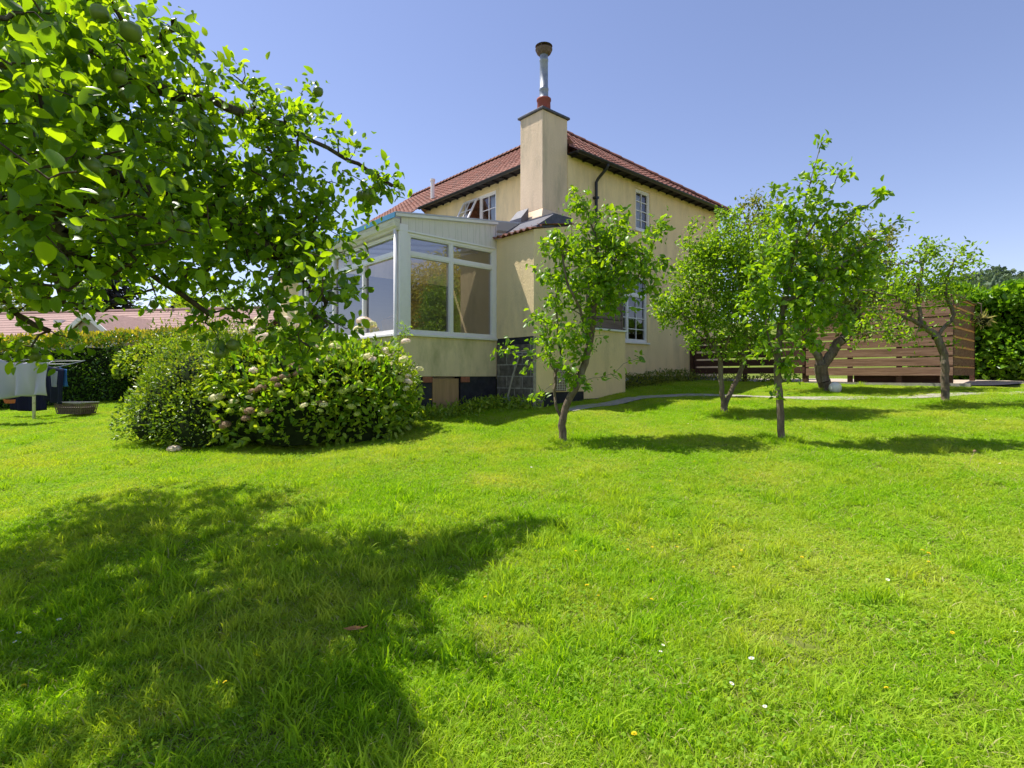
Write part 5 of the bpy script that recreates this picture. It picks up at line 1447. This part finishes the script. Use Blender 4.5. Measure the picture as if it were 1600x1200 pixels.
def scatter_obj(name, P, rot, scl, coll):
    me = bpy.data.meshes.new(name); me.vertices.add(len(P)); me.vertices.foreach_set('co', P.astype(np.float32).ravel())
    a = me.attributes.new('rot', 'FLOAT_VECTOR', 'POINT'); a.data.foreach_set('vector', rot.astype(np.float32).ravel())
    a = me.attributes.new('scl', 'FLOAT_VECTOR', 'POINT'); a.data.foreach_set('vector', scl.astype(np.float32).ravel())
    me.update()
    o = link_mesh(name, me)
    ng = bpy.data.node_groups.new(name+'_nodes', 'GeometryNodeTree')
    ng.interface.new_socket('Geometry', in_out='INPUT', socket_type='NodeSocketGeometry'); ng.interface.new_socket('Geometry', in_out='OUTPUT', socket_type='NodeSocketGeometry')
    gi = ng.nodes.new('NodeGroupInput'); go = ng.nodes.new('NodeGroupOutput')
    ci = ng.nodes.new('GeometryNodeCollectionInfo'); ci.inputs['Collection'].default_value = coll
    ci.inputs['Separate Children'].default_value = True; ci.inputs['Reset Children'].default_value = True
    ip = ng.nodes.new('GeometryNodeInstanceOnPoints'); ip.inputs['Pick Instance'].default_value = True
    ra = ng.nodes.new('GeometryNodeInputNamedAttribute'); ra.data_type = 'FLOAT_VECTOR'; ra.inputs[0].default_value = 'rot'
    sa_ = ng.nodes.new('GeometryNodeInputNamedAttribute'); sa_.data_type = 'FLOAT_VECTOR'; sa_.inputs[0].default_value = 'scl'
    ng.links.new(gi.outputs[0], ip.inputs['Points']); ng.links.new(ci.outputs[0], ip.inputs['Instance'])
    ng.links.new(ra.outputs[0], ip.inputs['Rotation']); ng.links.new(sa_.outputs[0], ip.inputs['Scale']); ng.links.new(ip.outputs[0], go.inputs[0])
    md = o.modifiers.new('scatter', 'NODES'); md.node_group = ng
    return o
def lowfreq(x, y, s, ph):
    return (np.sin(x*s+ph)+np.sin(y*s*1.3+ph*2)+np.sin((x+y)*s*.7+ph*3)+np.sin((x-1.6*y)*s*.55+ph))/4
gx, gy = np.meshgrid(np.arange(-20, 20, S*.86), np.arange(.35, 18, S*.86))
gx = (gx + g.uniform(-.09, .09, gx.shape)).ravel(); gy = (gy + g.uniform(-.09, .09, gy.shape)).ravel()
keep = (np.abs(gx) < gy*1.02+1.0) & free(gx, gy)
gx, gy = gx[keep], gy[keep]; n = len(gx)
P = np.column_stack([gx, gy, ground(gx, gy)])
e_ = .05
sxg = (ground(gx+e_, gy)-ground(gx-e_, gy))/(2*e_); syg = (ground(gx, gy+e_)-ground(gx, gy-e_))/(2*e_)
rot_ = np.zeros((n, 3))
for q_ in range(n):
    nv = Vector((-sxg[q_], -syg[q_], 1)).normalized()
    rot_[q_] = (Vector((0, 0, 1)).rotation_difference(nv).to_matrix() @ Matrix.Rotation(float(g.uniform(0, 6.28)), 3, 'Z')).to_euler()
hs_ = 1.0 + .35*lowfreq(gx, gy, 1.9, 1.0) + .2*lowfreq(gx, gy, 5.1, 2.2)
hs_ *= np.where(gx > 1.0, .85, 1.05)
scl = np.column_stack([np.ones(n), np.ones(n), np.clip(hs_, .5, 1.7)])
lawn = scatter_obj('lawn_grass', P, rot_, scl, proto)
tag(lawn, 'sunlit mown lawn grass covering the whole garden', 'grass', kind='stuff')
# longer tufts
n = 5200
r1 = g.uniform(0, 1, n); ty = .7 + 13*r1**1.5; tx = g.uniform(-1, 1, n)*(ty*1.0+.3)
den = lowfreq(tx, ty, 1.5, .4)*.5 + .5 + .35*lowfreq(tx, ty, 4.3, 1.4)
left = np.exp(-((tx+1.2)/1.8)**2 - ((ty-3.8)/1.6)**2)
keep = (g.uniform(0, 1, n) < np.clip(den*.22 + left*.5, 0, .9)) & free(tx, ty)
tx, ty = tx[keep], ty[keep]
for b_ in (b1, b2, b3, b4, b5):
    a_ = g.uniform(0, 6.28, 26); q_ = g.uniform(.07, .26, 26)
    tx = np.concatenate([tx, b_[0]+np.cos(a_)*q_]); ty = np.concatenate([ty, b_[1]+np.sin(a_)*q_])
n = len(tx)
P = np.column_stack([tx, ty, ground(tx, ty)])
s = g.uniform(.5, 1.05, n)*(1+.25*np.exp(-((tx+1.2)/1.8)**2 - ((ty-3.8)/1.6)**2))
tuf = scatter_obj('long_grass', P, np.column_stack([g.normal(size=n)*.1, g.normal(size=n)*.1, g.uniform(0, 6.28, n)]), np.column_stack([s, s, s*.9]), proto2)
tag(tuf, 'longer uncut grass tufts scattered through the lawn', 'grass', kind='stuff')

# lawn flowers
def daisy_mesh():
    mb = MB(); n = 13
    for k in range(n):
        a = 2*math.pi*k/n; b = .12
        mb.add([(0,0,0), (.012*math.cos(a-b), .012*math.sin(a-b), .002), (.0125*math.cos(a+b), .0125*math.sin(a+b), .003), (.008*math.cos(a+b*2), .008*math.sin(a+b*2), .001)], [(0,1,2,3)])
    f0 = len(mb.f)
    mb.lathe([(.0,.005),(.003,.004),(.004,.001)], 0, 0, 8)
    f1 = len(mb.f)
    mb.tube([(0,0,0),(.003,0,-.03),(0,.003,-.07)], .001, 4)
    me = bpy.data.meshes.new('daisy'); me.from_pydata(mb.v, [], mb.f)
    for m_ in (M['whitefl'], M['yellowfl'], M['clover']): me.materials.append(m_)
    for i, p in enumerate(me.polygons): p.material_index = 0 if i < f0 else (1 if i < f1 else 2)
    return me
def dandelion_mesh():
    g = np.random.default_rng(2); mb = MB()
    for k in range(34):
        a = k*2.4; r_ = .0045+.011*math.sqrt(k/34); z = .006*(1-k/34)
        mb.add([(r_*.3*math.cos(a), r_*.3*math.sin(a), z), (r_*math.cos(a-.2), r_*math.sin(a-.2), z+.003), (r_*1.1*math.cos(a), r_*1.1*math.sin(a), z+.004), (r_*math.cos(a+.2), r_*math.sin(a+.2), z+.003)], [(0,1,2,3)])
    f0 = len(mb.f); mb.tube([(0,0,0),(.004,0,-.04),(0,.003,-.09)], .0013, 4)
    me = bpy.data.meshes.new('dandelion'); me.from_pydata(mb.v, [], mb.f)
    me.materials.append(M['yellowfl']); me.materials.append(M['clover'])
    for i, p in enumerate(me.polygons): p.material_index = 0 if i < f0 else 1
    return me
dm, nm_ = daisy_mesh(), dandelion_mesh()
daisies = [(92,968),(29,989),(23,1003),(2,986),(358,815),(349,819),(395,846),(420,853),(432,851),(1036,1008),(1032,1018),(1174,1029),(1143,1068),(1195,1104),(1587,987),(1387,906),(1352,710),(830,730),(510,832),(640,690),(1250,668),(1100,620),(1110,628),(1435,667),(1500,680),(1562,724),(1075,662),(150,695),(90,690),(1540,655),(620,792)]
yell = [(37,1072),(284,935),(374,921),(352,1066),(758,933),(900,861),(981,859),(935,931),(917,915),(1019,855),(1058,855),(1146,886),(1159,860),(1253,871),(1441,860),(1451,865),(1451,878),(1018,937),(1085,721),(991,1147),(1488,989),(1062,836),(660,725),(1047,752),(1578,682),(1385,1075)]
def on_lawn(u, v, h=.05):
    k = (v-588)/F; r_ = (u-800)/F; y = 1.5/(k+.085+.04*r_)
    for _ in range(12):
        y = y + (CAM_H - gz(r_*y, y) - h - k*y)/(k+.09)
    return np.array([r_*y, y, gz(r_*y, y)+h])
for (u, v) in daisies:
    p = on_lawn(u, v, .07); o = link_mesh('daisy', dm, None, p); s = random.uniform(.6, 1.05); o.scale = (s,)*3
    o.rotation_euler = (random.uniform(-.4, .1), random.uniform(-.3, .3), random.uniform(0, 6))
    tag(o, 'small white daisy open in the lawn grass', 'daisy', 'daisies dotted over the lawn')
for (u, v) in yell:
    p = on_lawn(u, v, .08); o = link_mesh('dandelion', nm_, None, p); s = random.uniform(.5, .8); o.scale = (s,)*3
    o.rotation_euler = (random.uniform(-.4, .1), random.uniform(-.3, .3), random.uniform(0, 6))
    tag(o, 'small yellow dandelion flower in the lawn grass', 'dandelion', 'yellow flowers dotted over the lawn')
# tall yellow hawkbit by the hydrangea, tall dry stalk at right
for (u, v0, v1, Y_, nm2, lab, headm) in ((672, 625, 662, 8.9, 'hawkbit', 'single tall yellow flower standing before the plywood hatch', 'y'), (1523, 705, 755, 5.35, 'seed_stalk', 'tall pale seed stalk standing alone in the right of the lawn', 'd')):
    tp = at(u, v0, Y_); bp = np.array([tp[0]-.05, tp[1], gz(tp[0]-.05, tp[1])])
    r_ = empty(nm2, bp, 0, lab, 'flower')
    mb = MB(); mb.tube([(0,0,0), tuple((tp-bp)*[.3,1,.5]), tuple(tp-bp)], [.004,.003,.0025], 6); mb.build('stem', M['clover' if headm == 'y' else 'straw'], r_)
    if headm == 'y': o = link_mesh('head', nm_, r_, tp-bp); o.scale = (1.8,)*3
    else: o = link_mesh('head', fl['d'], r_, tp-bp); o.scale = (.014, .014, .018)
# brown dead leaf
p = on_lawn(545, 985, .045)
mb = MB()
mb.add([(0,0,0),(.03,.018,.012),(.07,.012,.004),(.095,0,.016),(.065,-.02,.014),(.03,-.02,.010),(-.03,.004,.012)], [(0,1,2,3),(0,3,4,5),(6,1,0)])
o = mb.build('dead_leaf', plain('dry_leaf', (.42,.20,.07), .8, .2, .3, 40), None, loc=p, recalc=False); o.rotation_euler = (.1, .1, .5)
tag(o, 'curled orange brown dead leaf lying on the shaded grass', 'leaf')
